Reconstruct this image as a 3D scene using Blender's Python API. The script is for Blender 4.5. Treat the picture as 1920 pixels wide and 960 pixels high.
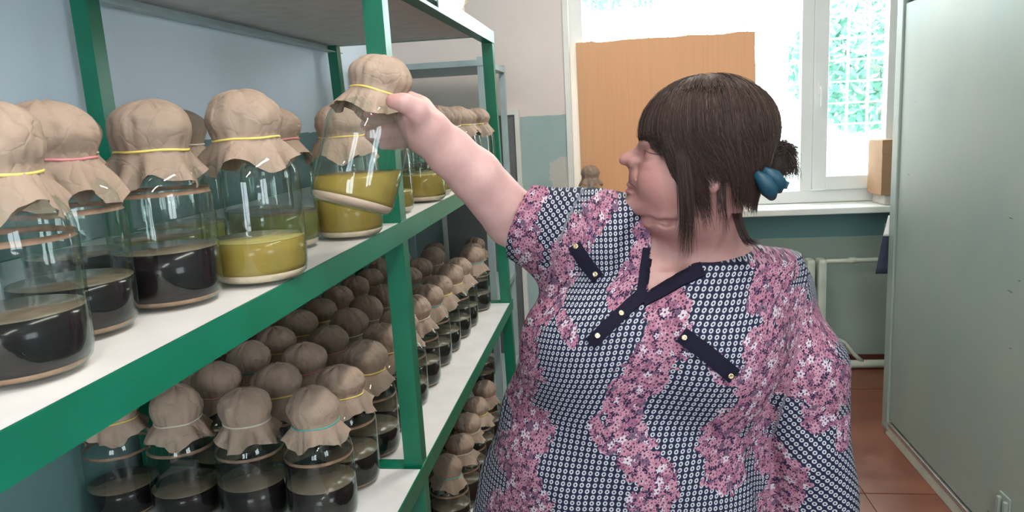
import bpy, bmesh, math, random
import numpy as np
from mathutils import Vector, Matrix, noise
from mathutils.bvhtree import BVHTree

random.seed(7)
scene = bpy.context.scene
for o in list(bpy.data.objects):
    bpy.data.objects.remove(o)

# ------------------------------------------------------------------ camera
FPX = 1420.0
def _dir(px, py):
    v = np.array([px - 960.0, -(py - 480.0), -FPX]); return v / np.linalg.norm(v)
_Y = _dir(1148, 210)
_Z = -_dir(1367, 8100); _Z -= _Y * (_Y @ _Z); _Z /= np.linalg.norm(_Z)
ROT = np.stack([np.cross(_Y, _Z), _Y, _Z])
CAM = np.array([0.0, 0.0, 1.62])
def at(px, py, Y):
    r = ROT @ np.array([px - 960.0, -(py - 480.0), -FPX])
    return CAM + r * (Y / r[1])
cam_data = bpy.data.cameras.new('camera')
cam_data.sensor_fit = 'HORIZONTAL'; cam_data.sensor_width = 36.0
cam_data.lens = FPX / 1920.0 * 36.0
cam_data.clip_start = 0.02
cam = bpy.data.objects.new('camera', cam_data)
scene.collection.objects.link(cam)
m4 = Matrix([[*ROT[0], CAM[0]], [*ROT[1], CAM[1]], [*ROT[2], CAM[2]], [0, 0, 0, 1]])
cam.matrix_world = m4
scene.camera = cam

# ------------------------------------------------------------------ world, exposure
world = bpy.data.worlds.new('daylight'); scene.world = world
world.use_nodes = True
bg = world.node_tree.nodes['Background']
bg.inputs['Color'].default_value = (0.86, 0.95, 1.0, 1)
bg.inputs['Strength'].default_value = 15.0
vs = scene.view_settings
vs.view_transform = 'Standard'; vs.look = 'None'; vs.gamma = 1.0; vs.use_curve_mapping = False
vs.exposure = -0.08
scene.cycles.transparent_max_bounces = 40
scene.cycles.max_bounces = 10
scene.cycles.use_denoising = True
scene.cycles.sample_clamp_indirect = 6.0
LAMP_W = 26.0

# ------------------------------------------------------------------ helpers
COL = scene.collection
def tag(o, label=None, cat=None, group=None, kind=None):
    if label: o['label'] = label
    if cat: o['category'] = cat
    if group: o['group'] = group
    if kind: o['kind'] = kind
    return o
def empty(name, loc=(0, 0, 0), rot=None):
    o = bpy.data.objects.new(name, None); COL.objects.link(o)
    o.empty_display_size = 0.05
    o.location = loc
    if rot: o.rotation_euler = rot
    return o
def link(name, me, mat=None, parent=None, smooth=False):
    o = bpy.data.objects.new(name, me); COL.objects.link(o)
    if mat is not None and not me.materials: me.materials.append(mat)
    if parent is not None: o.parent = parent
    if smooth:
        me.polygons.foreach_set('use_smooth', [True] * len(me.polygons))
    return o
def mesh_pd(name, v, f):
    me = bpy.data.meshes.new(name); me.from_pydata([tuple(p) for p in v], [], [tuple(q) for q in f]); me.update(); return me
def bm_mesh(name, bm):
    me = bpy.data.meshes.new(name); bm.normal_update(); bm.to_mesh(me); bm.free(); return me
def bm_box(bm, x0, x1, y0, y1, z0, z1):
    vs_ = [bm.verts.new(p) for p in ((x0,y0,z0),(x1,y0,z0),(x1,y1,z0),(x0,y1,z0),(x0,y0,z1),(x1,y0,z1),(x1,y1,z1),(x0,y1,z1))]
    for q in ((0,3,2,1),(4,5,6,7),(0,1,5,4),(1,2,6,5),(2,3,7,6),(3,0,4,7)):
        bm.faces.new([vs_[i] for i in q])
    return vs_
def boxes(name, lst, mat, parent=None, bevel=0.0):
    bm = bmesh.new()
    for b in lst: bm_box(bm, *b)
    if bevel: bmesh.ops.bevel(bm, geom=list(bm.edges), offset=bevel, segments=2, profile=0.6, affect='EDGES')
    return link(name, bm_mesh(name, bm), mat, parent)
def tube_vf(pts, rad, n=8, cap=True):
    pts = [Vector(p) for p in pts]
    if not hasattr(rad, '__len__'): rad = [rad] * len(pts)
    v, f = [], []
    prev = None
    for i, p in enumerate(pts):
        t = (pts[min(i + 1, len(pts) - 1)] - pts[max(i - 1, 0)]).normalized()
        if prev is None:
            a = Vector((0, 0, 1)) if abs(t.z) < 0.9 else Vector((1, 0, 0))
            nrm = (a - t * a.dot(t)).normalized()
        else:
            nrm = (prev - t * prev.dot(t)).normalized()
        prev = nrm
        b = t.cross(nrm)
        for k in range(n):
            an = 2 * math.pi * k / n
            v.append(p + (nrm * math.cos(an) + b * math.sin(an)) * rad[i])
    for i in range(len(pts) - 1):
        for k in range(n):
            k2 = (k + 1) % n
            f.append((i * n + k, i * n + k2, (i + 1) * n + k2, (i + 1) * n + k))
    if cap:
        f.append(tuple(reversed(range(n)))); f.append(tuple((len(pts) - 1) * n + k for k in range(n)))
    return v, f
def tube(name, pts, rad, mat, parent=None, n=8):
    v, f = tube_vf(pts, rad, n)
    return link(name, mesh_pd(name, v, f), mat, parent, True)
def lathe_mesh(name, prof, n=48):
    v, f = [], []
    rings = []
    for r, z in prof:
        if r < 1e-6:
            rings.append([len(v)]); v.append((0, 0, z))
        else:
            rings.append(list(range(len(v), len(v) + n)))
            v += [(r * math.cos(2 * math.pi * k / n), r * math.sin(2 * math.pi * k / n), z) for k in range(n)]
    for a, b in zip(rings[:-1], rings[1:]):
        for k in range(n):
            k2 = (k + 1) % n
            if len(a) == 1 and len(b) == 1: continue
            if len(a) == 1: f.append((a[0], b[k2], b[k]))
            elif len(b) == 1: f.append((a[k], a[k2], b[0]))
            else: f.append((a[k], a[k2], b[k2], b[k]))
    me = mesh_pd(name, v, f)
    me.polygons.foreach_set('use_smooth', [True] * len(me.polygons))
    return me

# ------------------------------------------------------------------ materials
class NT:
    def __init__(s, name):
        s.m = bpy.data.materials.new(name); s.m.use_nodes = True
        s.t = s.m.node_tree; s.t.nodes.clear()
        s.out = s.n('ShaderNodeOutputMaterial')
    def n(s, typ, **kw):
        nd = s.t.nodes.new(typ)
        for k, v in kw.items(): setattr(nd, k, v)
        return nd
    def l(s, a, b): s.t.links.new(a, b)
    def set(s, nd, **kw):
        for k, v in kw.items():
            sock = nd.inputs[k.replace('_', ' ')]
            if hasattr(v, 'is_output') or isinstance(v, bpy.types.NodeSocket): s.l(v, sock)
            else: sock.default_value = v
        return nd
    def math(s, op, a, b=None, c=None, clamp=False):
        nd = s.n('ShaderNodeMath', operation=op); nd.use_clamp = clamp
        for i, x in enumerate((a, b, c)):
            if x is None: continue
            if isinstance(x, bpy.types.NodeSocket): s.l(x, nd.inputs[i])
            else: nd.inputs[i].default_value = x
        return nd.outputs[0]
    def vm(s, op, a, b=None, out=0):
        nd = s.n('ShaderNodeVectorMath', operation=op)
        for i, x in enumerate((a, b)):
            if x is None: continue
            if isinstance(x, bpy.types.NodeSocket): s.l(x, nd.inputs[i])
            else: nd.inputs[i].default_value = x
        return nd.outputs[out]
    def mix(s, fac, a, b):
        nd = s.n('ShaderNodeMix', data_type='RGBA')
        for sock, x in ((nd.inputs[0], fac), (nd.inputs[6], a), (nd.inputs[7], b)):
            if isinstance(x, bpy.types.NodeSocket): s.l(x, sock)
            else: sock.default_value = x if not isinstance(x, tuple) else (*x, 1)[:4]
        return nd.outputs[2]
    def ramp(s, fac, stops, interp='LINEAR'):
        nd = s.n('ShaderNodeValToRGB'); cr = nd.color_ramp; cr.interpolation = interp
        while len(cr.elements) < len(stops): cr.elements.new(0.5)
        for e, (p, c) in zip(cr.elements, stops): e.position = p; e.color = (*c, 1)[:4]
        s.l(fac, nd.inputs[0]); return nd.outputs[0]
    def noise(s, vec, scale, detail=3, rough=0.5, out=0):
        nd = s.n('ShaderNodeTexNoise'); nd.inputs['Scale'].default_value = scale
        nd.inputs['Detail'].default_value = detail; nd.inputs['Roughness'].default_value = rough
        if vec is not None: s.l(vec, nd.inputs['Vector'])
        return nd.outputs[out]
    def obj(s): return s.n('ShaderNodeTexCoord').outputs['Object']
    def bump(s, h, strength=0.3, dist=0.01):
        nd = s.n('ShaderNodeBump'); nd.inputs['Strength'].default_value = strength; nd.inputs['Distance'].default_value = dist
        s.l(h, nd.inputs['Height']); return nd.outputs[0]
    def bsdf(s, color, rough=0.5, normal=None, **kw):
        b = s.n('ShaderNodeBsdfPrincipled')
        for k, v in (('Base Color', color), ('Roughness', rough), *((k.replace('_', ' '), v) for k, v in kw.items())):
            if isinstance(v, bpy.types.NodeSocket): s.l(v, b.inputs[k])
            else: b.inputs[k].default_value = (*v, 1)[:4] if isinstance(v, tuple) and k.endswith('Color') else v
        if normal is not None: s.l(normal, b.inputs['Normal'])
        s.l(b.outputs[0], s.out.inputs[0]); return b

def simple(name, col, rough=0.5, var=0.08, scale=30, bump=0.05, bscale=200, **kw):
    t = NT(name); c = t.obj()
    n1 = t.noise(c, scale, 4)
    dark = tuple(x * (1 - var) for x in col); lite = tuple(min(1, x * (1 + var)) for x in col)
    colr = t.ramp(n1, [(0.3, dark), (0.7, lite)])
    t.bsdf(colr, rough, t.bump(t.noise(c, bscale, 2), bump, 0.002), **kw)
    return t.m

def wall_paint(name, upper, lower, zline, patch=None):
    t = NT(name); c = t.obj()
    sep = t.n('ShaderNodeSeparateXYZ'); t.l(c, sep.inputs[0])
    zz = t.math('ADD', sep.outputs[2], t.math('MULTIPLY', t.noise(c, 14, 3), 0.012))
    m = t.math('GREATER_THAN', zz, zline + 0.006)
    nz = t.noise(c, 3.5, 5, 0.6)
    up = t.mix(nz, tuple(x * .93 for x in upper), tuple(min(1, x * 1.05) for x in upper))
    lo = t.mix(nz, tuple(x * .82 for x in lower), tuple(min(1, x * 1.12) for x in lower))
    if patch:
        dd = t.vm('DISTANCE', c, (-.30, 4.77, 1.24), out=1)
        peel = t.math('LESS_THAN', t.math('ADD', dd, t.math('MULTIPLY', t.noise(c, 16, 4, .6), .16)), 0.19)
        lo = t.mix(t.math('MULTIPLY', peel, 0.75), lo, patch)
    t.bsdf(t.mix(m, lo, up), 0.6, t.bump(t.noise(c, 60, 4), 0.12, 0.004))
    return t.m

M = {}
M['wall_left'] = wall_paint('left wall paint', (0.75, 0.85, 0.97), (0.14, 0.25, 0.255), 1.60)
M['wall_win'] = wall_paint('window wall paint', (0.78, 0.69, 0.65), (0.36, 0.48, 0.47), 1.62, (0.62, 0.56, 0.50))
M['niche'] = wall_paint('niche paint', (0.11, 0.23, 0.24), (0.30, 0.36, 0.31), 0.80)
M['wall_plain'] = wall_paint('plain wall paint', (0.72, 0.70, 0.66), (0.32, 0.45, 0.44), 1.62)
M['ceiling'] = simple('whitewash', (0.80, 0.80, 0.78), 0.8)
M['green'] = simple('green enamel paint', (0.0, 0.155, 0.085), 0.35, 0.12, 9, 0.12, 70)
M['mint'] = simple('green enamel with window glare', (0.17, 0.29, 0.25), 0.35, 0.08, 20)  # paler copy of the rail green, window glare put into the colour
M['board'] = simple('white laminate board', (0.86, 0.85, 0.85), 0.32, 0.05, 12, 0.03)
M['under'] = simple('bare grey hardboard', (0.74, 0.69, 0.68), 0.8, 0.08, 14)
M['grey_paint'] = simple('grey blue enamel paint', (0.42, 0.53, 0.55), 0.4, 0.08, 10)
M['white_paint'] = simple('white gloss paint', (0.80, 0.80, 0.76), 0.35, 0.05, 8)
M['pvc'] = simple('white plastic frame', (0.80, 0.82, 0.82), 0.3, 0.03, 5)
M['rad'] = simple('cream radiator paint', (0.55, 0.58, 0.50), 0.4, 0.1, 10)
M['grey_panel'] = simple('dark grey panel', (0.16, 0.17, 0.17), 0.5, 0.08, 6)
M['cloth_dark'] = simple('dark blue cloth', (0.03, 0.04, 0.07), 0.9, 0.2, 20)
M['paper_white'] = simple('white paper', (0.82, 0.84, 0.84), 0.7, 0.03)
M['metal'] = simple('worn steel', (0.55, 0.56, 0.55), 0.35, 0.1, 30, Metallic=0.8)
M['leather'] = simple('black shoe leather', (0.02, 0.02, 0.02), 0.4)
M['trouser'] = simple('black trouser cloth', (0.015, 0.015, 0.02), 0.9)

def mat_cabinet():
    t = NT('cabinet enamel'); c = t.obj()
    n1 = t.noise(c, 1.4, 4, 0.6)
    col = t.ramp(n1, [(0.3, (0.25, 0.34, 0.315)), (0.55, (0.31, 0.375, 0.335)), (0.75, (0.37, 0.40, 0.335))])
    sc = t.n('ShaderNodeTexNoise'); sc.inputs['Scale'].default_value = 22; sc.inputs['Detail'].default_value = 6
    mp = t.n('ShaderNodeMapping'); mp.inputs['Scale'].default_value = (1, 0.3, 1.6); t.l(c, mp.inputs[0]); t.l(mp.outputs[0], sc.inputs['Vector'])
    chips = t.math('GREATER_THAN', sc.outputs[0], 0.735)
    col = t.mix(chips, col, (0.10, 0.12, 0.10))
    t.bsdf(col, 0.42, t.bump(t.noise(c, 180, 3), 0.10, 0.002)); return t.m
M['cabinet'] = mat_cabinet()

def mat_floor():
    t = NT('red brown floor paint'); c = t.obj()
    n1 = t.noise(c, 5, 5, 0.6)
    col = t.ramp(n1, [(0.3, (0.135, 0.042, 0.022)), (0.7, (0.215, 0.075, 0.042))])
    w = t.noise(c, 16, 6, 0.65)
    col = t.mix(t.math('MULTIPLY', t.math('GREATER_THAN', w, 0.70), 0.5), col, (0.42, 0.25, 0.16))
    t.bsdf(col, t.ramp(n1, [(0.3, (0.28,) * 3), (0.7, (0.42,) * 3)]), t.bump(t.noise(c, 30, 4), 0.08, 0.004)); return t.m
M['floor'] = mat_floor()

def mat_glass():
    t = NT('jar glass')
    lw = t.n('ShaderNodeLayerWeight'); lw.inputs['Blend'].default_value = 0.5
    f2 = t.math('POWER', lw.outputs['Facing'], 2.2)
    f4 = t.math('POWER', lw.outputs['Facing'], 4.0)
    tint = t.mix(f2, (0.955, 0.975, 0.965), (0.50, 0.68, 0.63))
    tr = t.n('ShaderNodeBsdfTransparent'); t.l(tint, tr.inputs[0])
    gl = t.n('ShaderNodeBsdfGlossy'); gl.inputs['Roughness'].default_value = 0.03
    gl.inputs['Color'].default_value = (0.95, 1, 1, 1)
    t.l(t.bump(t.noise(t.obj(), 35, 2), 0.10, 0.004), gl.inputs['Normal'])
    mx = t.n('ShaderNodeMixShader')
    t.l(t.math('ADD', t.math('MULTIPLY', f4, 0.55), 0.036), mx.inputs[0])
    t.l(tr.outputs[0], mx.inputs[1]); t.l(gl.outputs[0], mx.inputs[2]); t.l(mx.outputs[0], t.out.inputs[0])
    return t.m
M['glass'] = mat_glass()
def mat_pane():
    t = NT('window glass')
    lw = t.n('ShaderNodeLayerWeight'); lw.inputs['Blend'].default_value = 0.5
    tr = t.n('ShaderNodeBsdfTransparent'); tr.inputs[0].default_value = (0.95, 0.98, 0.97, 1)
    gl = t.n('ShaderNodeBsdfGlossy'); gl.inputs['Roughness'].default_value = 0.0
    mx = t.n('ShaderNodeMixShader')
    t.l(t.math('ADD', t.math('MULTIPLY', t.math('POWER', lw.outputs['Facing'], 4.0), 0.6), 0.05), mx.inputs[0])
    t.l(tr.outputs[0], mx.inputs[1]); t.l(gl.outputs[0], mx.inputs[2]); t.l(mx.outputs[0], t.out.inputs[0]); return t.m
M['pane'] = mat_pane()
def mat_liquid(name, col, see):
    t = NT(name)
    b = t.bsdf(t.mix(t.noise(t.obj(), 40, 3), tuple(x * .85 for x in col), tuple(x * 1.15 for x in col)), 0.15, Specular_IOR_Level=.2)
    tr = t.n('ShaderNodeBsdfTransparent'); k = max(col); tr.inputs[0].default_value = (*[min(1, x / k) for x in col], 1)
    mx = t.n('ShaderNodeMixShader'); mx.inputs[0].default_value = see
    t.l(b.outputs[0], mx.inputs[1]); t.l(tr.outputs[0], mx.inputs[2]); t.l(mx.outputs[0], t.out.inputs[0]); return t.m
M['dark'] = mat_liquid('black brown brew', (0.012, 0.009, 0.010), 0.0)
M['amber'] = mat_liquid('cloudy yellow brew', (0.36, 0.258, 0.064), 0.22)
M['olive'] = mat_liquid('murky olive brew', (0.17, 0.17, 0.055), 0.2)
M['film'] = simple('tan surface film', (0.15, 0.115, 0.08), 0.25, 0.2, 30)
M['film_amber'] = simple('pale yellow surface film', (0.42, 0.35, 0.12), 0.2, 0.15, 30)
M['sed_brown'] = simple('brown sediment', (0.30, 0.17, 0.10), 0.7, 0.2, 60)
M['sed_pale'] = simple('pale sediment', (0.62, 0.48, 0.36), 0.7, 0.12, 60)
M['residue'] = simple('brown residue', (0.24, 0.14, 0.09), 0.6, 0.3, 60)
def mat_kraft(name, base):
    t = NT(name); c = t.obj()
    info = t.n('ShaderNodeObjectInfo')
    v = t.vm('ADD', c, t.vm('MULTIPLY', info.outputs['Location'], (7.0, 5.0, 3.0)))
    n1 = t.noise(v, 22, 4)
    col = t.ramp(n1, [(0.3, tuple(x * .86 for x in base)), (0.7, tuple(x * 1.1 for x in base))])
    hsv = t.n('ShaderNodeHueSaturation'); t.l(col, hsv.inputs['Color'])
    t.l(t.math('ADD', t.math('MULTIPLY', info.outputs['Random'], 0.34), 0.83), hsv.inputs['Value'])
    vor = t.n('ShaderNodeTexVoronoi', feature='DISTANCE_TO_EDGE'); vor.inputs['Scale'].default_value = 27
    dv = t.vm('ADD', v, t.vm('MULTIPLY', t.noise(v, 14, 3, out=1), (0.07, 0.07, 0.07)))
    t.l(dv, vor.inputs['Vector'])
    h = t.math('ADD', t.math('MINIMUM', vor.outputs['Distance'], 0.10), t.math('MULTIPLY', t.noise(v, 45, 4), 0.30))
    t.bsdf(hsv.outputs[0], 0.72, t.bump(h, 0.75, 0.009)); return t.m
M['kraft'] = mat_kraft('brown kraft paper', (0.335, 0.245, 0.188))
M['band_yellow'] = simple('yellow rubber', (0.80, 0.62, 0.16), 0.5)
M['band_pink'] = simple('pink rubber', (0.62, 0.22, 0.24), 0.5)
M['band_white'] = simple('off white string', (0.62, 0.58, 0.48), 0.6)
M['band_teal'] = simple('teal rubber', (0.10, 0.40, 0.36), 0.5)
M['card'] = simple('orange brown cardboard', (0.76, 0.45, 0.26), 0.8, 0.07, 6, 0.1, 60)
def mat_card():
    t = NT('thin brown cardboard'); c = t.obj()
    mp = t.n('ShaderNodeMapping'); mp.inputs['Scale'].default_value = (60, 1, 2); t.l(c, mp.inputs[0])
    col = t.mix(t.noise(mp.outputs[0], 1.5, 3), (.66, .40, .23), (.78, .48, .28))
    b = t.bsdf(col, .85); tl = t.n('ShaderNodeBsdfTranslucent'); tl.inputs[0].default_value = (.70, .34, .14, 1)
    mx = t.n('ShaderNodeMixShader'); mx.inputs[0].default_value = .16
    t.l(b.outputs[0], mx.inputs[1]); t.l(tl.outputs[0], mx.inputs[2]); t.l(mx.outputs[0], t.out.inputs[0]); return t.m
M['card'] = mat_card()
M['carton'] = simple('brown carton', (0.40, 0.23, 0.13), 0.8, 0.08, 8)
def mat_bag():
    t = NT('cream plastic film')
    b = t.bsdf((0.74, 0.66, 0.48), 0.25, t.bump(t.noise(t.obj(), 30, 4), 0.5, 0.01))
    return t.m
M['bag'] = mat_bag()

# ------------------------------------------------------------------ room shell
XL, XR, YF, YB, ZC = -1.36, 1.95, 4.77, -2.6, 3.05
WX0, WX1, WZ0, WZ1 = -0.255, 1.75, 1.0, 2.62
def structure(o, label, cat): return tag(o, label, cat, kind='structure')
fl = structure(boxes('floor', [(XL, XR, YB, YF + .12, -0.12, -0.008)], M['floor']), 'red-brown painted floor of the store room', 'floor')
ys = [YB, -1.8, -0.58, 0.64, 1.866, 3.09, 4.31, YF + .1]
xsn = [XL, -0.2, 1.0, XR]
for j in range(len(ys) - 1):
    for i in range(3):
        boxes('floor_panel', [(xsn[i] + .0015, xsn[i + 1] - .0015, ys[j] + .003, ys[j + 1] - .003, -0.012, 0.0)], M['floor'], fl, 0.0015)
structure(boxes('wall_left', [(XL - .15, XL, YB, YF + .3, 0, ZC)], M['wall_left']), 'pale blue wall with teal lower half behind the green rack', 'wall')
ww = structure(boxes('wall_window', [
    (XL, WX0, YF, YF + .35, 0, ZC), (WX1, XR, YF, YF + .35, 0, ZC), (WX0, WX1, YF, YF + .35, WZ1, ZC)], M['wall_win']),
    'pinkish wall with pale teal lower half around the window', 'wall')
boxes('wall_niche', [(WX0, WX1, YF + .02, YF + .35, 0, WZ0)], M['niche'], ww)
SW0, SW1 = -1.35, -0.25
structure(boxes('wall_right', [(XR, XR + .15, YB, SW0, 0, ZC), (XR, XR + .15, SW1, YF + .3, 0, ZC), (XR, XR + .15, SW0, SW1, 0, 1.3), (XR, XR + .15, SW0, SW1, 2.65, ZC)], M['wall_plain']), 'plain wall behind the metal cabinet', 'wall')
structure(boxes('window_3', [(XR + .03, XR + .1, SW0, SW0 + .06, 1.3, 2.65), (XR + .03, XR + .1, SW1 - .06, SW1, 1.3, 2.65), (XR + .03, XR + .1, SW0 + .06, SW1 - .06, 1.3, 1.36), (XR + .03, XR + .1, SW0 + .06, SW1 - .06, 2.59, 2.65), (XR + .03, XR + .1, -.81, -.79, 1.36, 2.59)], M['pvc'], None, .004), 'white framed window in the right wall beside the photographer', 'window')
RW0, RW1 = -0.7, 0.5
structure(boxes('wall_rear', [(XL, RW0, YB - .3, YB, 0, ZC), (RW1, XR, YB - .3, YB, 0, ZC), (RW0, RW1, YB - .3, YB, 0, .95), (RW0, RW1, YB - .3, YB, 2.65, ZC)], M['wall_plain']), 'plain wall behind the photographer with a window opening', 'wall')
structure(boxes('ceiling', [(XL - .15, XR + .15, YB - .3, YF + .35, ZC, ZC + .12)], M['ceiling']), 'whitewashed ceiling above the room', 'ceiling')

# window facing the street
YW = 4.90
win = structure(empty('window_1', (0.75, YW, WZ0)), 'white plastic window half covered by cardboard', 'window')
def wbox(name, lst, mat, bevel=0.004, parent=None):
    o = boxes(name, lst, mat, parent or win, bevel)
    if parent is None: o.matrix_parent_inverse = Matrix.Translation(-Vector(win.location))
    return o
bz = 1.035
wbox('window_frame', [(WX0, WX0 + .085, YW - .03, YW + .04, bz, WZ1), (WX1 - .06, WX1, YW - .03, YW + .04, bz, WZ1),
                      (WX0 + .085, WX1 - .06, YW - .03, YW + .04, bz - .03, bz + .045), (WX0 + .085, WX1 - .06, YW - .03, YW + .04, WZ1 - .06, WZ1),
                      (1.135, 1.205, YW - .03, YW + .04, bz + .045, WZ1 - .06)], M['pvc'])
wbox('window_sash', [(1.205, 1.285, YW - .05, YW + .03, bz + .05, WZ1 - .06), (1.62, 1.69, YW - .05, YW + .03, bz + .05, WZ1 - .06),
                     (1.285, 1.62, YW - .05, YW + .03, bz + .05, bz + .13), (1.285, 1.62, YW - .05, YW + .03, WZ1 - .14, WZ1 - .06)], M['pvc'])
wbox('window_pane', [(WX0 + .085, 1.135, YW, YW + .006, bz + .045, WZ1 - .06)], M['pane'], 0)
wbox('window_pane', [(1.285, 1.62, YW - .005, YW + .001, bz + .13, WZ1 - .14)], M['pane'], 0)
wbox('window_handle', [(1.228, 1.252, YW - .062, YW - .05, 1.66, 1.73), (1.233, 1.247, YW - .085, YW - .062, 1.685, 1.705), (1.233, 1.247, YW - .095, YW - .083, 1.585, 1.705)], M['pvc'], 0.003)
structure(boxes('trim_2', [(WX0 - .03, WX0 + .006, YF - .012, YF + .12, WZ0, WZ1)], M['white_paint'], None, .003), 'white painted reveal edge beside the window', 'trim')
sill = structure(boxes('trim_1', [(-0.36, 1.90, 4.60, YW - .03, 0.965, 1.003)], M['white_paint'], None, .006), 'white window sill board above the radiator', 'sill')
# rear window
rw = structure(boxes('window_2', [(RW0, RW0 + .06, YB - .2, YB - .12, .95, 2.65), (RW1 - .06, RW1, YB - .2, YB - .12, .95, 2.65), (RW0 + .06, RW1 - .06, YB - .2, YB - .12, .95, 1.01),
    (RW0 + .06, RW1 - .06, YB - .2, YB - .12, 2.59, 2.65), (-.13, -.07, YB - .2, YB - .12, 1.01, 2.59)], M['pvc'], None, .004), 'white framed window behind the photographer', 'window')

# ceiling lamps (fluorescent fittings)
def mat_lamp():
    t = NT('lit lamp diffuser'); e = t.n('ShaderNodeEmission'); e.inputs[0].default_value = (1, 0.93, 0.82, 1); e.inputs[1].default_value = 5.0
    t.l(e.outputs[0], t.out.inputs[0]); return t.m
M['lamp'] = mat_lamp()
for i, (lx, ly, where) in enumerate([(0.25, -0.9, 'nearest the rear window'), (0.25, 1.0, 'over the middle of the aisle'), (0.25, 3.3, 'nearest the front window')]):
    L = empty('ceiling_lamp', (lx, ly, ZC)); tag(L, 'long white fluorescent ceiling lamp ' + where, 'lamp', 'ceiling lamps')
    boxes('lamp_body', [(-.09, .09, -.62, .62, -.06, 0)], M['white_paint'], L, .006)
    boxes('diffuser', [(-.05, .05, -.58, .58, -.075, -.061)], M['lamp'], L, .003)
    ld = bpy.data.lights.new('lamp_light', 'AREA'); ld.shape = 'RECTANGLE'; ld.size = .1; ld.size_y = 1.16; ld.energy = LAMP_W; ld.color = (1, .93, .84)
    lo = bpy.data.objects.new('lamp_light', ld); COL.objects.link(lo); lo.parent = L; lo.location = (0, 0, -.08)

# ------------------------------------------------------------------ outside
gr = structure(boxes('ground', [(-30, 30, YF + .5, 60, -1.0, -.9)], simple('sunlit paving', (0.7, 0.7, 0.68), 0.9)), 'pale sunlit ground outside the window', 'ground')
grille = tag(empty('window_grille', (.75, 5.22, 1.0)), 'white welded bar grille outside the window', 'grille')
for i in range(17):
    x = -.25 + i * .125
    boxes('bar', [(x - .75 - .007, x - .75 + .007, -.007, .007, 0, 1.75)], M['white_paint'], grille)
for i in range(13):
    z = .06 + i * .135
    boxes('bar', [(-1.02, 1.02, -.005, .005, z - .006, z + .006)], M['white_paint'], grille)
def leaf_bush(name, cx, cy, cz, rx, ry, rz, n, col, label, seed):
    rnd = random.Random(seed); v, f = [], []
    for _ in range(n):
        while True:
            p = Vector((rnd.uniform(-1, 1), rnd.uniform(-1, 1), rnd.uniform(-1, 1)))
            if .35 < p.length < 1: break
        c = Vector((p.x * rx, p.y * ry, p.z * rz)); a = Vector((rnd.gauss(0, 1), rnd.gauss(0, 1), rnd.gauss(0, 1))).normalized()
        b = a.orthogonal().normalized(); s = rnd.uniform(.05, .10); k = len(v)
        v += [c - a * s, c + b * s * .45, c + a * s, c - b * s * .45]; f.append((k, k + 1, k + 2, k + 3))
    root = empty(name, (cx, cy, -.9)); tag(root, label, 'tree', 'trees outside')
    o = link('foliage', mesh_pd('foliage', v, f), simple(name + ' leaf', col, .6, .3, 2), root); o.location = (0, 0, cz + .9); o['kind'] = 'stuff'
    tube('trunk', [(0, 0, 0), (.05, 0, (cz + .9) * .6), (0, .05, cz + .9)], [.12, .09, .05], simple(name + ' bark', (.45, .45, .40), .9), root)
leaf_bush('garden_tree', 2.75, 8.6, 2.0, .9, .8, .75, 2600, (.16, .36, .27), 'green leafy tree seen through the right window pane', 3)
leaf_bush('garden_tree', .15, 9.5, 3.3, .8, .8, .55, 1500, (.22, .42, .36), 'green tree top seen above the cardboard sheet', 4)

# ------------------------------------------------------------------ storage rack
XS, XB = -0.541, -1.32
Z_MID, Z_LOW, Z_BOT, Z_TOP = 1.371, 0.692, 0.075, 2.015
rack = tag(empty('storage_rack', (-.93, 1.9, 0)), 'long green steel storage rack with white shelf boards', 'rack')
def rk(o):
    o.parent = rack; o.matrix_parent_inverse = Matrix.Translation(-Vector(rack.location)); return o
def lean_post(x0, x1, yb, yt, d, h=2.35):
    # angle iron: one flange faces the camera, the other faces along the rack
    bm = bmesh.new()
    for (a0, a1, b0, b1) in ((x0, x1, 0, .005), (x1 - .005, x1, .005, d)):
        vs_ = bm_box(bm, a0, a1, b0, b1, 0, 1)
        for v in vs_:
            t = v.co.z; v.co.y += yb + (yt - yb) * t; v.co.z = t * h
    return link('post', bm_mesh('post', bm), M['green'])
for yb, yt, ht in ((.05, .04, 2.35), (1.905, 1.842, 2.35), (3.80, 3.585, 2.015)):
    rk(lean_post(XS - .052, XS - .002, yb, yt, .05, ht))
    rk(lean_post(XB, XB + .045, yb - .08, yt - .05, .05, ht))
Y0, Y1 = .04, 3.80
for zz, nm in ((Z_MID, 'm'), (Z_LOW, 'l'), (Z_BOT, 'b'), (Z_TOP, 't')):
    ye = Y1 if zz < 1.8 else 3.64
    if zz < 1.8:
        rk(boxes('front_rail', [(XS - .002, XS + .002, Y0, ye, zz - .051, zz + .001), (XS - .045, XS - .002, Y0, ye, zz - .051, zz - .047)], M['green']))
    else:
        rk(boxes('front_rail', [(XS - .002, XS + .002, Y0, 2.47, zz - .051, zz - .040), (XS - .045, XS - .002, Y0, ye, zz - .051, zz - .047)], M['green']))
        rk(boxes('front_rail', [(XS - .002, XS + .002, 2.47, ye, zz - .051, zz + .004)], M['mint']))
    rk(boxes('back_rail', [(XB, XB + .003, Y0, ye, zz - .051, zz + .001), (XB, XB + .04, Y0, ye, zz - .051, zz - .047)], M['grey_paint' if zz > 1.8 else 'green']))
    for yc in (.06, 1.90, ye - .05):
        rk(boxes('cross_bar', [(XB + .04, XS - .05, yc - .025, yc + .025, zz - .02, zz + .0012)], M['green']))
    for a, b in ((.09, 1.873), (1.927, ye - .08)):
        rk(boxes('shelf_board', [(XB + .005, XS - .003, a, b, zz - .02, zz - .002)], M['board'] if zz < 1.8 else M['under'], None, .001))
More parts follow.
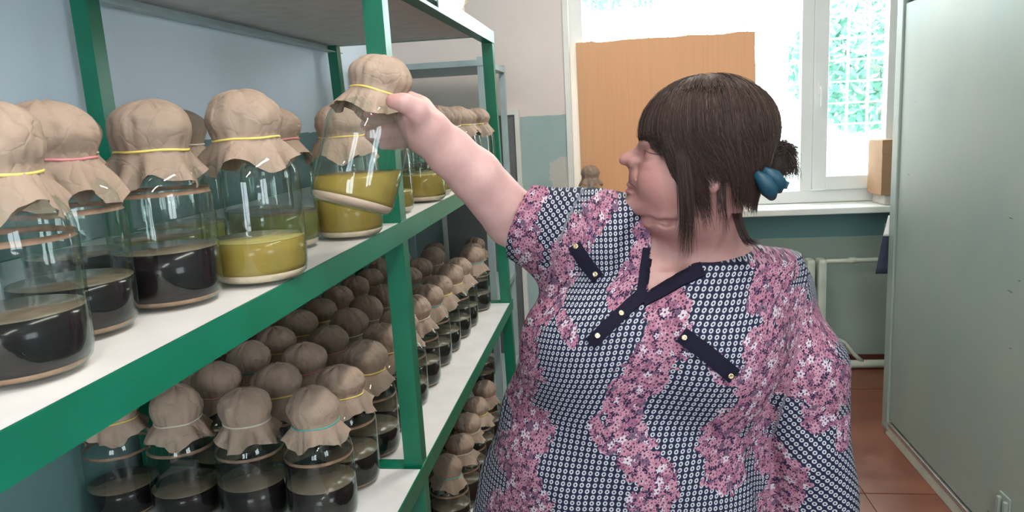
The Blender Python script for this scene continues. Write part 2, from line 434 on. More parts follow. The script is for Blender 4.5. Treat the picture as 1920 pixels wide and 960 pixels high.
# clear film bundle lying on the top shelf
bagm = bmesh.new(); bmesh.ops.create_icosphere(bagm, subdivisions=5, radius=1)
for v in bagm.verts:
    d = noise.noise(v.co * 2.1) * .25 + noise.noise(v.co * 5) * .12
    v.co *= 1 + d; v.co.x *= .12; v.co.y *= .42; v.co.z = max(-.6, v.co.z) * .17
bag = link('plastic_bag', bm_mesh('plastic_bag', bagm), M['bag'], None, True)
zmin = min(v.co.z for v in bag.data.vertices); bag.location = (-.72, 3.18, Z_TOP - .002 - zmin)
tag(bag, 'crumpled cream plastic bag on the top shelf of the green rack', 'bag')

# ------------------------------------------------------------------ jars
PROF = [(0, .004), (.055, .002), (.066, .004), (.0725, .012), (.0755, .026), (.0765, .05), (.0765, .150), (.0755, .165), (.071, .181), (.0625, .195),
        (.053, .205), (.0465, .213), (.0445, .222), (.0445, .238), (.046, .241), (.0445, .244)]
glass_me = lathe_mesh('glass', PROF, 56); glass_me.materials.append(M['glass'])
def inner(z, gap=.0022):
    for (r0, z0), (r1, z1) in zip(PROF[2:-1], PROF[3:]):
        if z0 <= z <= z1: return r0 + (r1 - r0) * (z - z0) / max(1e-6, z1 - z0) - gap
    return .05
def solid_prof(za, zb):
    zs = [za] + [z for _, z in PROF if za + .001 < z < zb - .001] + [zb]
    return [(0, za)] + [(inner(z), z) for z in zs] + [(0, zb)]
_cache = {}
def part_mesh(key, build, mat):
    if key not in _cache:
        me = build(); me.materials.append(mat); _cache[key] = me
    return _cache[key]
def cap_mesh(seed, big=1.0):
    rnd = random.Random(seed); n = 72
    off = Vector((rnd.uniform(0, 50), rnd.uniform(0, 50), rnd.uniform(0, 50)))
    npl = rnd.randint(15, 23); ph = [rnd.uniform(0, 6.28) for _ in range(6)]
    dome = rnd.uniform(.0575, .0635) * big; hh = rnd.uniform(.066, .077); lop = rnd.uniform(-.006, .006)
    fl_ = rnd.uniform(.066, .080); drop = rnd.uniform(.028, .042); nw = rnd.randint(5, 8)
    rows = []
    zb = .2285
    for i in range(1, 19):                                # dome
        t = i / 18; a = t * math.pi * .5
        r = dome * math.sin(min(1, t / .86) * math.pi * .5) ** .92
        if t > .78: r += (.0505 - dome) * ((t - .78) / .22) ** 1.5
        z = zb + hh * (math.cos(a) ** .88 if t < 1 else 0)
        rows.append(('d', t, r, z))
    for i in range(1, 9):                                 # skirt
        t = i / 8; rows.append(('s', t, .0505 + (fl_ - .0505) * t ** .8, zb - .002 - drop * t))
    v = [(lop, 0, zb + hh)]; f = []
    for kind, t, r, z in rows:
        for k in range(n):
            th = 2 * math.pi * k / n
            pl = abs(math.sin(npl * th * .5 + ph[0] + .6 * math.sin(3 * th + ph[1])))
            d = Vector((math.cos(th), math.sin(th), 0))
            nz = noise.noise(Vector((d.x * 1.6, d.y * 1.6, z * 28)) + off)
            nz2 = noise.noise(Vector((d.x * 4, d.y * 4, z * 60)) + off)
            if kind == 'd':
                rr = r + (-.0042 * (1 - pl) * t ** 2.2 + (.0055 * nz + .0035 * (.4 - abs(nz2) * 1.6)) * math.sin(t * math.pi) + .0030 * nz2 * min(1, 3 * (1 - t) + .25))
                zz = z + .004 * nz * (1 - t) + .002 * nz2 * (1 - t)
            else:
                w = math.sin(nw * th + ph[2] + 1.2 * math.sin(2 * th + ph[3]))
                w2 = math.sin(npl * th + ph[4])
                rr = r + t * (.0085 * w + .003 * w2 + .005 * nz) - .002 * (1 - t)
                corner = abs(math.cos(2 * th + ph[5])) ** 3
                zz = z - t * (.020 * corner + .004 * nz2 - .005 * w)
            v.append((rr * math.cos(th) + lop * (1 - t if kind == 'd' else 0), rr * math.sin(th), zz))
    for k in range(n): f.append((0, 1 + k, 1 + (k + 1) % n))
    for i in range(len(rows) - 1):
        for k in range(n):
            a, b = 1 + i * n + k, 1 + i * n + (k + 1) % n
            f.append((a, a + n, b + n, b))
    me = mesh_pd('paper_cap', v, f); me.polygons.foreach_set('use_smooth', [True] * len(me.polygons)); return me
CAPS = [cap_mesh(100 + s) for s in range(9)]
for c in CAPS: c.materials.append(M['kraft'])
def band_mesh(seed):
    rnd = random.Random(seed); p1, p2 = rnd.uniform(0, 6), rnd.uniform(0, 6); v, f = [], []; n, q = 60, 6
    for i in range(n):
        th = 2 * math.pi * i / n; r = .0512 + .0006 * math.sin(5 * th + p1); z = .2275 + .0016 * math.sin(th + p2) + .0007 * math.sin(4 * th + p1)
        for k in range(q):
            a = 2 * math.pi * k / q
            v.append(((r + .0012 * math.cos(a)) * math.cos(th), (r + .0012 * math.cos(a)) * math.sin(th), z + .0019 * math.sin(a)))
    for i in range(n):
        for k in range(q): f.append((i * q + k, ((i + 1) % n) * q + k, ((i + 1) % n) * q + (k + 1) % q, i * q + (k + 1) % q))
    me = mesh_pd('rubber_band', v, f); me.polygons.foreach_set('use_smooth', [True] * len(me.polygons)); return me
BANDS = {}
for b in ('yellow', 'pink', 'white', 'teal'):
    BANDS[b] = band_mesh(hash(b) % 97 if False else {'yellow': 1, 'pink': 2, 'white': 3, 'teal': 4}[b]); BANDS[b].materials.append(M['band_' + b])
_jn = [0]
def jar(x, y, z, liq, level, band, label, group, residue=False, rot=None, cap=None, sed=None, scale=1.0):
    i = _jn[0]; _jn[0] += 1
    rz = random.uniform(0, 6.28) if rot is None else rot
    root = empty('glass_jar', (x, y, z), (0, 0, rz)); root.scale = (scale,) * 3
    tag(root, label, 'jar', group)
    link('glass', glass_me, None, root)
    sd = sed or ('sed_brown' if liq == 'dark' else 'sed_pale')
    sh = .009 if liq == 'dark' else .014
    link('sediment', part_mesh(('s', sd, sh), lambda: lathe_mesh('sediment', solid_prof(.0062, sh + .004), 40), M[sd]), None, root)
    lv = round(level, 3)
    lq = link('liquid', part_mesh(('l', liq, lv, sh), lambda: lathe_mesh('liquid', solid_prof(sh + .0042, lv), 48), M[liq]), None, root)
    fm = 'film_amber' if liq == 'amber' else 'film'
    link('surface_film', part_mesh(('f', fm, lv), lambda: lathe_mesh('surface_film', [(0, lv + .0003), (inner(lv), lv + .0003), (inner(lv), lv + .0016), (0, lv + .0016)], 48), M[fm]), None, lq)
    if residue:
        zr = .158 + .006 * ((i * 7) % 3 - 1)
        link('residue_ring', part_mesh(('r', round(zr, 4)), lambda: lathe_mesh('residue_ring', [(inner(zr, .0012), zr), (inner(zr, .0035), zr + .001), (inner(zr + .007, .003), zr + .006), (inner(zr + .007, .0012), zr + .007)], 48), M['residue']), None, root)
    cp = link('paper_cap', CAPS[(i * 4 + 1) % len(CAPS) if cap is None else cap], None, root)
    if band: link('rubber_band', BANDS[band], None, cp)
    return root
ORD = ['first', 'second', 'third', 'fourth', 'fifth', 'sixth', 'seventh', 'eighth', 'ninth', 'tenth', 'eleventh', 'twelfth', 'thirteenth']
G1, G2, G3, G4 = 'capped jars on the middle shelf', 'capped jars on the lower shelf', 'capped jars on the bottom shelf', 'capped jars on the grey rack'
# middle shelf, front row
jar(-.652, .722, Z_MID, 'dark', .073, 'yellow', 'large jar of black brew with yellow band at the left photo edge', G1, True, .4, 0, scale=.965)
jar(-.708, .886, Z_MID, 'dark', .069, 'pink', 'jar of black brew with pale pink band, second from the left edge', G1, True, 1.4, 3)
jar(-.672, 1.046, Z_MID, 'dark', .083, 'yellow', 'jar of black brew with yellow band and bluish glass, third from left', G1, True, 2.2, 5)
jar(-.600, 1.198, Z_MID, 'amber', .069, 'yellow', 'wide jar half full of yellow brew at the shelf edge, fourth from left', G1, False, 3.0, 2, scale=1.04)
jar(-.705, 1.530, Z_MID, 'olive', .075, 'pink', 'jar of dark olive brew with red band behind the raised jar', G1, False, 3.9, 4)
jar(-.604, 1.662, Z_MID, 'amber', .090, 'yellow', 'jar of yellow brew standing directly below the raised jar', G1, False, 4.9, 6)
for i, (xx, yy, lq, lv, bd) in enumerate([(-.640, 2.08, 'amber', .060, 'yellow'), (-.610, 2.37, 'amber', .085, 'white'), (-.630, 2.56, 'amber', .08, 'yellow'), (-.622, 2.73, 'amber', .07, 'yellow'),
        (-.630, 2.90, 'olive', .09, 'white'), (-.622, 3.07, 'amber', .08, 'yellow'), (-.630, 3.228, 'olive', .08, 'white'), (-.622, 3.386, 'amber', .08, 'yellow'), (-.625, 3.542, 'olive', .08, 'pink')]):
    jar(xx, yy, Z_MID, lq, lv, bd, 'capped jar of %s brew, %s past the green post on the middle shelf edge' % ({'amber': 'yellow', 'olive': 'olive'}[lq], ORD[i]), G1)
# middle shelf, second row
for i, (xx, yy, bd, lq, ds) in enumerate([(-.86, 1.10, 'white', 'dark', 'behind the second and third jars from left'), (-.83, 1.275, 'pink', 'olive', 'behind the third jar from left'), (-.87, 1.44, 'white', 'olive', 'behind the wide yellow jar'),
        (-.815, 1.655, 'yellow', 'olive', 'just left of the raised jar')]):
    jar(xx, yy, Z_MID, lq, .07, bd, 'paper-capped jar in the second row, ' + ds, G1)
for i in range(8):
    jar(-.80 + .01 * (i % 2), 2.16 + i * .18, Z_MID, 'olive' if i % 3 else 'amber', .08, ('yellow', 'white')[i % 2], 'paper-capped jar, %s past the post in the middle shelf back row' % ORD[i], G1)
# lower shelf: rows run back to the wall
bcol = ['teal', 'white', 'white', 'yellow', 'pink', 'yellow', 'yellow', 'pink', 'teal', 'white', 'yellow', 'pink']
colx = [-.718, -.896, -1.071, -1.252]
rows_near = [1.615, 1.800, 1.985, 2.170, 2.355, 2.54]
kk = 0
rr = random.Random(5)
for r_, y in enumerate(rows_near):
    for c_, x in enumerate(colx):
        if (r_, c_) == (1, 3): continue                       # the rear post stands there
        lab = 'paper-capped jar, %s row from the left, %s from the aisle, lower shelf' % (ORD[r_], ORD[c_])
        jar(x + rr.uniform(-.003, .003), y + rr.uniform(-.003, .003) + c_ * .006, Z_LOW, 'dark', rr.choice([.07, .08, .09]), bcol[(r_ * 5 + c_) % 12] if (r_, c_) != (0, 0) else 'teal', lab, G2, True, scale=1.08)
for r_, y in enumerate([2.76, 2.945, 3.13, 3.315, 3.60]):
    for c_, x in enumerate(colx[:3]):
        lab = 'paper-capped jar, %s row past the green post, %s from the aisle, lower shelf' % (ORD[r_], ORD[c_])
        jar(x + rr.uniform(-.005, .005) + (.02 if r_ == 4 and c_ == 0 else 0), y + rr.uniform(-.01, .01), Z_LOW, 'dark', rr.choice([.07, .08, .09]), bcol[(r_ * 3 + c_ * 2) % 12], lab, G2, r_ % 2 == 0, scale=1.05)
# bottom shelf
for r_, y in enumerate([2.62, 2.82, 3.02, 3.22, 3.44]):
    for c_, x in enumerate([-.66, -.83]):
        lab = 'paper-capped jar, %s row, %s column on the bottom shelf near the blouse' % (ORD[r_], ORD[c_])
        jar(x + rr.uniform(-.01, .01), y + rr.uniform(-.01, .01) + .05 * c_, Z_BOT, 'dark', rr.choice([.09, .11]), bcol[(r_ + c_) % 12], lab, G3, True)

# ------------------------------------------------------------------ grey rack in the corner
gr_ = tag(empty('grey_rack', (-.92, 4.2, 0)), 'pale grey steel rack in the corner beyond the green rack', 'rack')
def gk(name, lst, mat='grey_paint', bevel=.001):
    o = boxes(name, lst, M[mat], gr_, bevel); o.matrix_parent_inverse = Matrix.Translation(-Vector(gr_.location)); return o
GX0, GX1, GY0, GY1 = -1.30, -.635, 3.88, 4.66
for x in (GX0, GX1 - .035):
    for y in (GY0, GY1 - .035):
        gk('post', [(x, x + .035, y, y + .035, 0, 1.93)])
for z in (1.915, 1.25, .66, .12):
    gk('shelf_board', [(GX0 + .003, GX1 + .002, GY0 - .004, GY1 + .004, z - .03, z)])
for i, (x, y, z) in enumerate([(-.78, 4.02, .66), (-.80, 4.22, .66), (-1.0, 4.05, .66), (-.78, 4.05, .12), (-.8, 4.25, .12), (-.80, 4.03, 1.25), (-.98, 4.03, 1.25)]):
    jar(x, y, z, 'dark', .09, 'white', 'small paper-capped jar, %s of those on the grey corner rack' % ORD[i], G4)

# grey board with a white frame, against the window wall
bd = tag(empty('framed_board', (-.80, 4.75, 0)), 'dark grey panel in a white frame against the corner wall', 'board')
for nm, lst, mt in (('frame', [(-.60, -.572, 4.72, 4.765, 0, 1.665), (-1.10, -1.072, 4.72, 4.765, 0, 1.665), (-1.072, -.60, 4.72, 4.765, 1.635, 1.665)], 'white_paint'), ('panel', [(-1.072, -.60, 4.735, 4.76, 0, 1.635)], 'grey_panel')):
    o = boxes(nm, lst, M[mt], bd); o.matrix_parent_inverse = Matrix.Translation(-Vector(bd.location))

# ------------------------------------------------------------------ window things
cb = bmesh.new()
pts = [at(1079, 77, 4.84), at(1100, 77, 4.84)]
top = [(1079, 76), (1092, 76), (1110, 77), (1122, 74), (1150, 74), (1165, 71), (1200, 68), (1235, 66), (1262, 63), (1300, 60), (1332, 56), (1360, 57), (1385, 54), (1417, 51)]
x0_, x1_ = -.212, .858
tp = [(x0_ + (x1_ - x0_) * (px - 1079) / 338.0, 4.835 , 2.067 - .016 + (.004 * math.sin(px * .9) + .003 * math.sin(px * 2.3))) for px, py in top]
ring = tp + [(.856, 4.835, 1.95), (.862, 4.835, 1.80), (.858, 4.835, 1.60), (.864, 4.835, 1.40), (.858, 4.835, 1.004), (-.205, 4.835, 1.004)]
fr = [cb.verts.new(p) for p in ring]; face = cb.faces.new(fr)
ex = bmesh.ops.extrude_face_region(cb, geom=[face])
for g in ex['geom']:
    if isinstance(g, bmesh.types.BMVert): g.co.y += .006
bmesh.ops.recalc_face_normals(cb, faces=cb.faces)
tag(link('cardboard_sheet', bm_mesh('cardboard_sheet', cb), M['card']), 'large brown cardboard sheet covering the left window pane', 'cardboard')
jar(-.145, 4.70, 1.003, 'dark', .10, None, 'capped jar on the window sill in front of the cardboard', 'jar on the sill')
bx_ = tag(empty('carton_box', (1.68, 4.735, 1.003)), 'brown carton on the window sill beside the cabinet', 'box')
bx_.rotation_euler = (0, 0, .12)
boxes('carton', [(-.16, .16, -.09, .09, .06, .375)], M['carton'], bx_, .003)
boxes('flap', [(-.163, .163, -.093, -.090, .30, .378)], M['carton'], bx_, .001)
boxes('tray', [(-.135, .15, -.08, .08, 0, .06)], simple('clear plastic tray', (.55, .5, .45), .2), bx_, .01)

# radiator and pipes under the sill
rad = tag(empty('radiator', (.9, 4.66, .12)), 'cream cast-iron radiator under the window sill', 'radiator')
def rdp(o): o.matrix_parent_inverse = Matrix.Translation(-Vector(rad.location)); return o
for i in range(9):
    x = .66 + i * .066
    rdp(boxes('section', [(x, x + .05, 4.60, 4.70, .16, .695)], M['rad'], rad, .018))
rdp(tube('pipe', [(1.20, 4.65, .672), (1.26, 4.65, .675), (1.80, 4.65, .680)], .014, M['rad'], rad, 12))
rdp(tube('pipe_nut', [(1.37, 4.65, .677), (1.41, 4.65, .677)], .020, M['rad'], rad, 6))
rdp(tube('return_pipe', [(.60, 4.66, .028), (1.25, 4.66, .028), (1.90, 4.66, .030)], .026, M['rad'], rad, 14))
rdp(tube('pipe_bend', [(1.20, 4.655, .20), (1.30, 4.655, .20), (1.36, 4.655, .17), (1.42, 4.655, .09), (1.47, 4.655, .045)], .012, M['rad'], rad, 10))
structure(boxes('baseboard_window', [(WX0, WX1, YF + .005, YF + .02, 0, .05)], simple('dark red baseboard', (.10, .03, .02), .5)), 'dark red baseboard under the window', 'baseboard')

# ------------------------------------------------------------------ cabinet
cab = tag(empty('metal_cabinet', (1.55, 2.4, 0)), 'tall grey-green metal cabinet along the right side', 'cabinet')
def cb_(name, lst, mat='cabinet', bevel=.002, parent=None):
    o = boxes(name, lst, M[mat], parent or cab, bevel)
    if parent is None: o.matrix_parent_inverse = Matrix.Translation(-Vector(cab.location))
    return o
CX = 1.29
cb_('body', [(CX + .03, 1.90, .95, 3.72, .07, 2.30)])
cb_('side_post', [(CX - .012, CX + .03, 3.665, 3.735, .03, 2.30)], bevel=.004)
cb_('plinth', [(CX - .006, 1.88, .97, 3.70, 0, .055)], 'rad', .003)
cb_('drip_rail', [(CX - .01, CX + .03, .97, 3.665, .058, .075)], 'metal', .002)
d1 = cb_('door', [(CX - .004, CX + .03, 2.36, 3.655, .085, 2.02)], bevel=.004)
d2 = cb_('door', [(CX - .004, CX + .03, 1.0, 2.352, .085, 2.02)], bevel=.004)
cb_('header', [(CX + .002, CX + .03, .97, 3.66, 2.03, 2.30)])
hs = cb_('hasp', [(CX - .010, CX - .004, 2.53, 2.60, .17, .275), (CX - .022, CX - .010, 2.535, 2.552, .17, .26), (CX - .022, CX - .010, 2.578, 2.595, .17, .26)], 'cabinet', .002)
# things hanging behind the cabinet
pb = bmesh.new(); N_ = 8
def sheet(name, pts4, mat, th=.004, wav=.01, seed=0):
    a, b, c, d = [Vector(p) for p in pts4]; v, f = [], []; n = 9
    nrm = (b - a).cross(d - a).normalized()
    for side in (0, 1):
        for j in range(n):
            for i in range(n):
                u, w = i / (n - 1), j / (n - 1); p = (a * (1 - u) + b * u) * (1 - w) + (d * (1 - u) + c * u) * w
                p = p + nrm * (wav * math.sin(u * 7 + seed) * (.3 + w) + side * th); v.append(p)
    m_ = n * n
    for j in range(n - 1):
        for i in range(n - 1):
            q = j * n + i; f.append((q, q + 1, q + n + 1, q + n)); f.append((m_ + q, m_ + q + n, m_ + q + n + 1, m_ + q + 1))
    bd_ = [i for i in range(n)] + [n * j + n - 1 for j in range(1, n)] + [n * (n - 1) + i for i in range(n - 2, -1, -1)] + [n * j for j in range(n - 2, 0, -1)]
    for p, q in zip(bd_, bd_[1:] + bd_[:1]): f.append((p, m_ + p, m_ + q, q))
    return link(name, mesh_pd(name, v, f), mat, None, True)
E_ = np.array([.22, 0, 0])
c0_, c1_ = at(1660, 420, 3.748), at(1643, 514, 3.748)
tag(sheet('hanging_cloth', [c0_, c0_ + E_, c1_ + E_, c1_], M['cloth_dark'], .008, .003, 1), 'dark blue cloth hung on the far edge of the cabinet', 'cloth')
p0_, p1_ = at(1666, 404, 3.738), at(1656, 443, 3.738)
tag(sheet('paper_sheet', [p0_, p0_ + E_, p1_ + E_, p1_], M['paper_white'], .002, .001, 2), 'white paper sheet sticking out behind the cabinet edge', 'paper')

# ------------------------------------------------------------------ person (implicit surface, polygonised once)
def V3(p): return np.array(p, float)
class Field:
    def __init__(s, xs, ys, zs):
        s.xs, s.ys, s.zs = [np.asarray(a, np.float32) for a in (xs, ys, zs)]
        s.V = np.full((len(xs), len(ys), len(zs)), 0.5, np.float32)
    def box(s, lo, hi):
        sl = []
        for a, l, h in zip((s.xs, s.ys, s.zs), lo, hi):
            i0 = max(0, int(np.searchsorted(a, l)) - 1); i1 = min(len(a), int(np.searchsorted(a, h)) + 1)
            sl.append(slice(i0, max(i0, i1)))
        sl = tuple(sl)
        X, Y, Z = np.meshgrid(s.xs[sl[0]], s.ys[sl[1]], s.zs[sl[2]], indexing='ij')
        return sl, X, Y, Z
    def add(s, lo, hi, fn, k=.02, mode='u'):
        sl, X, Y, Z = s.box(np.array(lo) - k - .01, np.array(hi) + k + .01)
        if X.size == 0: return
        a = s.V[sl]; b = fn(X, Y, Z).astype(np.float32)
        if mode == 's': a, b = -a, b; a2 = a
        h = np.maximum(k - np.abs(a - b), 0) / max(k, 1e-9)
        m_ = np.minimum(a, b) - h * h * k * .25
        s.V[sl] = -m_ if mode == 's' else m_
    def ell(s, c, rad, R=None, k=.02, mode='u'):
        c = V3(c); rad = V3(rad); R = np.eye(3) if R is None else R          # rows of R = local axes in world
        ext = np.sqrt(((R.T * rad) ** 2).sum(1))
        def fn(X, Y, Z):
            d = (X - c[0], Y - c[1], Z - c[2])
            q = [(R[i, 0] * d[0] + R[i, 1] * d[1] + R[i, 2] * d[2]) for i in range(3)]
            k0 = np.sqrt(sum((q[i] / rad[i]) ** 2 for i in range(3))); k1 = np.sqrt(sum((q[i] / rad[i] ** 2) ** 2 for i in range(3)))
            return k0 * (k0 - 1) / np.maximum(k1, 1e-6)
        s.add(c - ext, c + ext, fn, k, mode)
    def cone(s, a, b, ra, rb, k=.02, mode='u'):
        a = V3(a); b = V3(b); ab = b - a; L2 = ab @ ab; r = max(ra, rb)
        def fn(X, Y, Z):
            t = np.clip(((X - a[0]) * ab[0] + (Y - a[1]) * ab[1] + (Z - a[2]) * ab[2]) / L2, 0, 1)
            return np.sqrt((X - a[0] - t * ab[0]) ** 2 + (Y - a[1] - t * ab[1]) ** 2 + (Z - a[2] - t * ab[2]) ** 2) - (ra + (rb - ra) * t)
        s.add(np.minimum(a, b) - r, np.maximum(a, b) + r, fn, k, mode)
    def chain(s, pts, rad, k=.006):
        for a, b, ra, rb in zip(pts[:-1], pts[1:], rad[:-1], rad[1:]): s.cone(a, b, ra, rb, k)
    def mesh(s, name):
        V = s.V; S = V < 0; nx, ny, nz = V.shape
        cnt = np.zeros((nx - 1, ny - 1, nz - 1), np.int8)
        offs = [(i, j, k) for i in (0, 1) for j in (0, 1) for k in (0, 1)]
        for i, j, k in offs: cnt += S[i:nx - 1 + i, j:ny - 1 + j, k:nz - 1 + k]
        act = (cnt > 0) & (cnt < 8); idx = np.argwhere(act)
        vid = np.full(act.shape, -1, np.int32); vid[act] = np.arange(len(idx))
        I, J, K = idx.T; acc = np.zeros((len(idx), 3)); n = np.zeros(len(idx))
        P = (s.xs, s.ys, s.zs)
        for ax in range(3):
            o1, o2 = [a for a in range(3) if a != ax]
            for u in (0, 1):
                for w in (0, 1):
                    d0 = [0, 0, 0]; d0[o1] = u; d0[o2] = w; d1 = list(d0); d1[ax] = 1
                    A = V[I + d0[0], J + d0[1], K + d0[2]]; B = V[I + d1[0], J + d1[1], K + d1[2]]
                    c = (A < 0) != (B < 0); t = np.where(c, A / np.where(c, A - B, 1), 0)
                    ij = (I, J, K); co = [P[q][ij[q] + d0[q]].astype(float) for q in range(3)]
                    co[ax] = co[ax] + t * (P[ax][ij[ax] + 1] - P[ax][ij[ax]])
                    for q in range(3): acc[:, q] += np.where(c, co[q], 0)
                    n += c
        verts = acc / n[:, None]
        faces = []
        for ax in range(3):
            o1, o2 = [(1, 2), (2, 0), (0, 1)][ax]
            sl0 = [slice(None)] * 3; sl1 = [slice(None)] * 3; sl0[ax] = slice(0, -1); sl1[ax] = slice(1, None)
            A = S[tuple(sl0)]; B = S[tuple(sl1)]; e = np.argwhere(A != B)
            ok = (e[:, o1] > 0) & (e[:, o2] > 0) & (e[:, o1] < V.shape[o1] - 1) & (e[:, o2] < V.shape[o2] - 1); e = e[ok]
            def cell(du, dw):
                q = e.copy(); q[:, o1] += du; q[:, o2] += dw; return vid[q[:, 0], q[:, 1], q[:, 2]]
            quad = np.stack([cell(-1, -1), cell(0, -1), cell(0, 0), cell(-1, 0)], 1)
            ins = A[e[:, 0], e[:, 1], e[:, 2]]
            quad[~ins] = quad[~ins][:, ::-1]; faces.append(quad)
        F = np.concatenate(faces)
        me = bpy.data.meshes.new(name); me.from_pydata(verts.tolist(), [], F.tolist()); me.update()
        me.polygons.foreach_set('use_smooth', [True] * len(me.polygons))
        return me, verts
def grid1(lo, hi, fine, df, dc):
    out = [lo]
    while out[-1] < hi:
        x = out[-1]; f = any(a <= x < b for a, b in fine); out.append(x + (df if f else dc))
    return out
def smooth_mesh(me, it=1, w=.5):
    n = len(me.vertices); co = np.empty(n * 3); me.vertices.foreach_get('co', co); co = co.reshape(-1, 3)
    ed = np.empty(len(me.edges) * 2, np.int32); me.edges.foreach_get('vertices', ed); ed = ed.reshape(-1, 2)
    deg = np.bincount(ed.ravel(), minlength=n)[:, None]
    for _ in range(it):
        s_ = np.zeros_like(co); np.add.at(s_, ed[:, 0], co[ed[:, 1]]); np.add.at(s_, ed[:, 1], co[ed[:, 0]])
        co += w * (s_ / np.maximum(deg, 1) - co)
    me.vertices.foreach_set('co', co.ravel()); me.update(); return co

# --- skeleton points (metres, world)
SH_R, SH_L = at(1108, 462, 1.46), at(1440, 566, 1.48)
ELB = at(962, 410, 1.485); FOR = at(890, 328, 1.41); WRI = at(806, 245, 1.34)
NECK0 = at(1312, 470, 1.50)
HEAD_O = at(1310, 283, 1.42)
hf = np.array([-.994, .035, -.05]); hf /= np.linalg.norm(hf)
hs_ = -np.cross(hf, [0, 0, 1.0]); hs_ /= np.linalg.norm(hs_)
hu = np.cross(hs_, hf) * -1
if hu[2] < 0: hu = -hu
HR = np.stack([hf, hs_, hu])             # rows: forward, side (to camera), up
MM = .00097
def H(f, u, s=0): return HEAD_O + (hf * f + hu * u + hs_ * s) * MM
def HE(F, f, u, s, rf, ru, rs, k=.02, mode='u'): F.ell(H(f, u, s), np.array([rf, rs, ru]) * MM, HR, k, mode)

# --- clothed torso
TZ = [(480, 1085, 1500), (560, 1012, 1490), (640, 985, 1475), (720, 958, 1428), (830, 922, 1418), (960, 886, 1428), (1120, 850, 1470), (1300, 838, 1512)]
tz, tc, ta = [], [], []
for py, l, r in TZ:
    a, b = at(l, py, 1.48), at(r, py, 1.48); tz.append((a[2] + b[2]) / 2); tc.append((a[0] + b[0]) / 2); ta.append((b[0] - a[0]) / 2)
tz = np.array(tz)[::-1]; tc = np.array(tc)[::-1]; ta = np.array(ta)[::-1]
tb = np.array([.12, .165, .185, .185, .20, .215, .22, .215])[::-1]     # half depth
def torso_fn(X, Y, Z):
    cx = np.interp(Z, tz, tc); ax = np.interp(Z, tz, ta); by = np.interp(Z, tz, tb)
    dx, dy = (X - cx) / ax, (Y - 1.485) / by
    q = (np.abs(dx) ** 2.3 + np.abs(dy) ** 2.3) ** (1 / 2.3)
    f = (q - 1) * np.minimum(ax, by) * .9
    return np.maximum(f, Z - tz[-1])
def crease(F):
    for a, b, r in (((1440, 690, 1.350), (1426, 750, 1.345), .018), ((1426, 750, 1.345), (1428, 860, 1.335), .030), ((1428, 860, 1.335), (1436, 1000, 1.335), .026)):
        F.cone(at(*a), at(*b), r, r, .03, 's')
def clothed(F, skin=False):
    F.add((-.5, 1.15, tz[0]), (.6, 1.8, tz[-1]), torso_fn, .03)
    F.cone(SH_R, SH_L, .080, .070, .06)
    F.cone(NECK0 + V3((0, .01, -.02)), SH_R + V3((.02, 0, .01)), .070, .075, .06)
    F.cone(NECK0 + V3((0, .01, -.02)), SH_L, .070, .058, .05)
    F.ell(at(1105, 655, 1.365), (.125, .10, .12), None, .07)
    F.ell(at(1325, 672, 1.350), (.13, .105, .125), None, .07)
    F.ell(at(1200, 930, 1.37), (.23, .14, .20), None, .10)
    # sleeve of the raised arm, open at the elbow
    d = ELB - SH_R; L = np.linalg.norm(d); d = d / L
    a = SH_R; ra, rb = .104, .076
    def fn(X, Y, Z):
        t = (X - a[0]) * d[0] + (Y - a[1]) * d[1] + (Z - a[2]) * d[2]
        tt = np.clip(t / L, -.3, 1.15); w = .0028 * np.sin(38 * (X * .3 + Z) + 9 * t)
        r = np.sqrt(np.maximum((X - a[0] - t * d[0]) ** 2 + (Y - a[1] - t * d[1]) ** 2 + (Z - a[2] - t * d[2]) ** 2, 0))
        return np.maximum(np.maximum(r - (ra + (rb - ra) * tt) - w, t - L * .90), -t - .05)
    F.add(np.minimum(SH_R, ELB) - .12, np.maximum(SH_R, ELB) + .12, fn, .06)
    if not skin:
        e0 = SH_R + d * L * .60; e1 = SH_R + d * L * 1.1
        F.cone(e0, e1, .066, .071, .004, 's')
    # sleeve of the hanging arm
    F.cone(SH_L, at(1502, 690, 1.45), .074, .084, .025)
    F.cone(at(1502, 690, 1.44), at(1522, 975, 1.41), .084, .083, .008)
    crease(F)
def folds(X, Y, Z):
    return (.0045 * np.sin(26 * (X + .55 * Z) + 2.2 * np.sin(7 * Z)) * np.exp(-((Z - 1.02) / .14) ** 2)
            + .0035 * np.sin(34 * (X - .5 * Z) + 1.5 * np.sin(9 * X)) * np.exp(-((Z - .86) / .12) ** 2)
            + .0025 * np.sin(60 * (Z + .4 * X)) * np.exp(-((Z - 1.25) / .08) ** 2) * np.exp(-((X - .40) / .1) ** 2)
            + .004 * np.sin(40 * (Z - .6 * X)) * np.exp(-((X - .345) / .07) ** 2) * np.exp(-((Z - 1.03) / .12) ** 2))
g = .0062
FB = Field(np.arange(-.42, .62, g), np.arange(1.10, 1.78, g), np.arange(.50, 1.52, g))
clothed(FB)
sl, X, Y, Z = FB.box((-1, 0, 0), (2, 3, 3)); FB.V += folds(X, Y, Z).astype(np.float32)
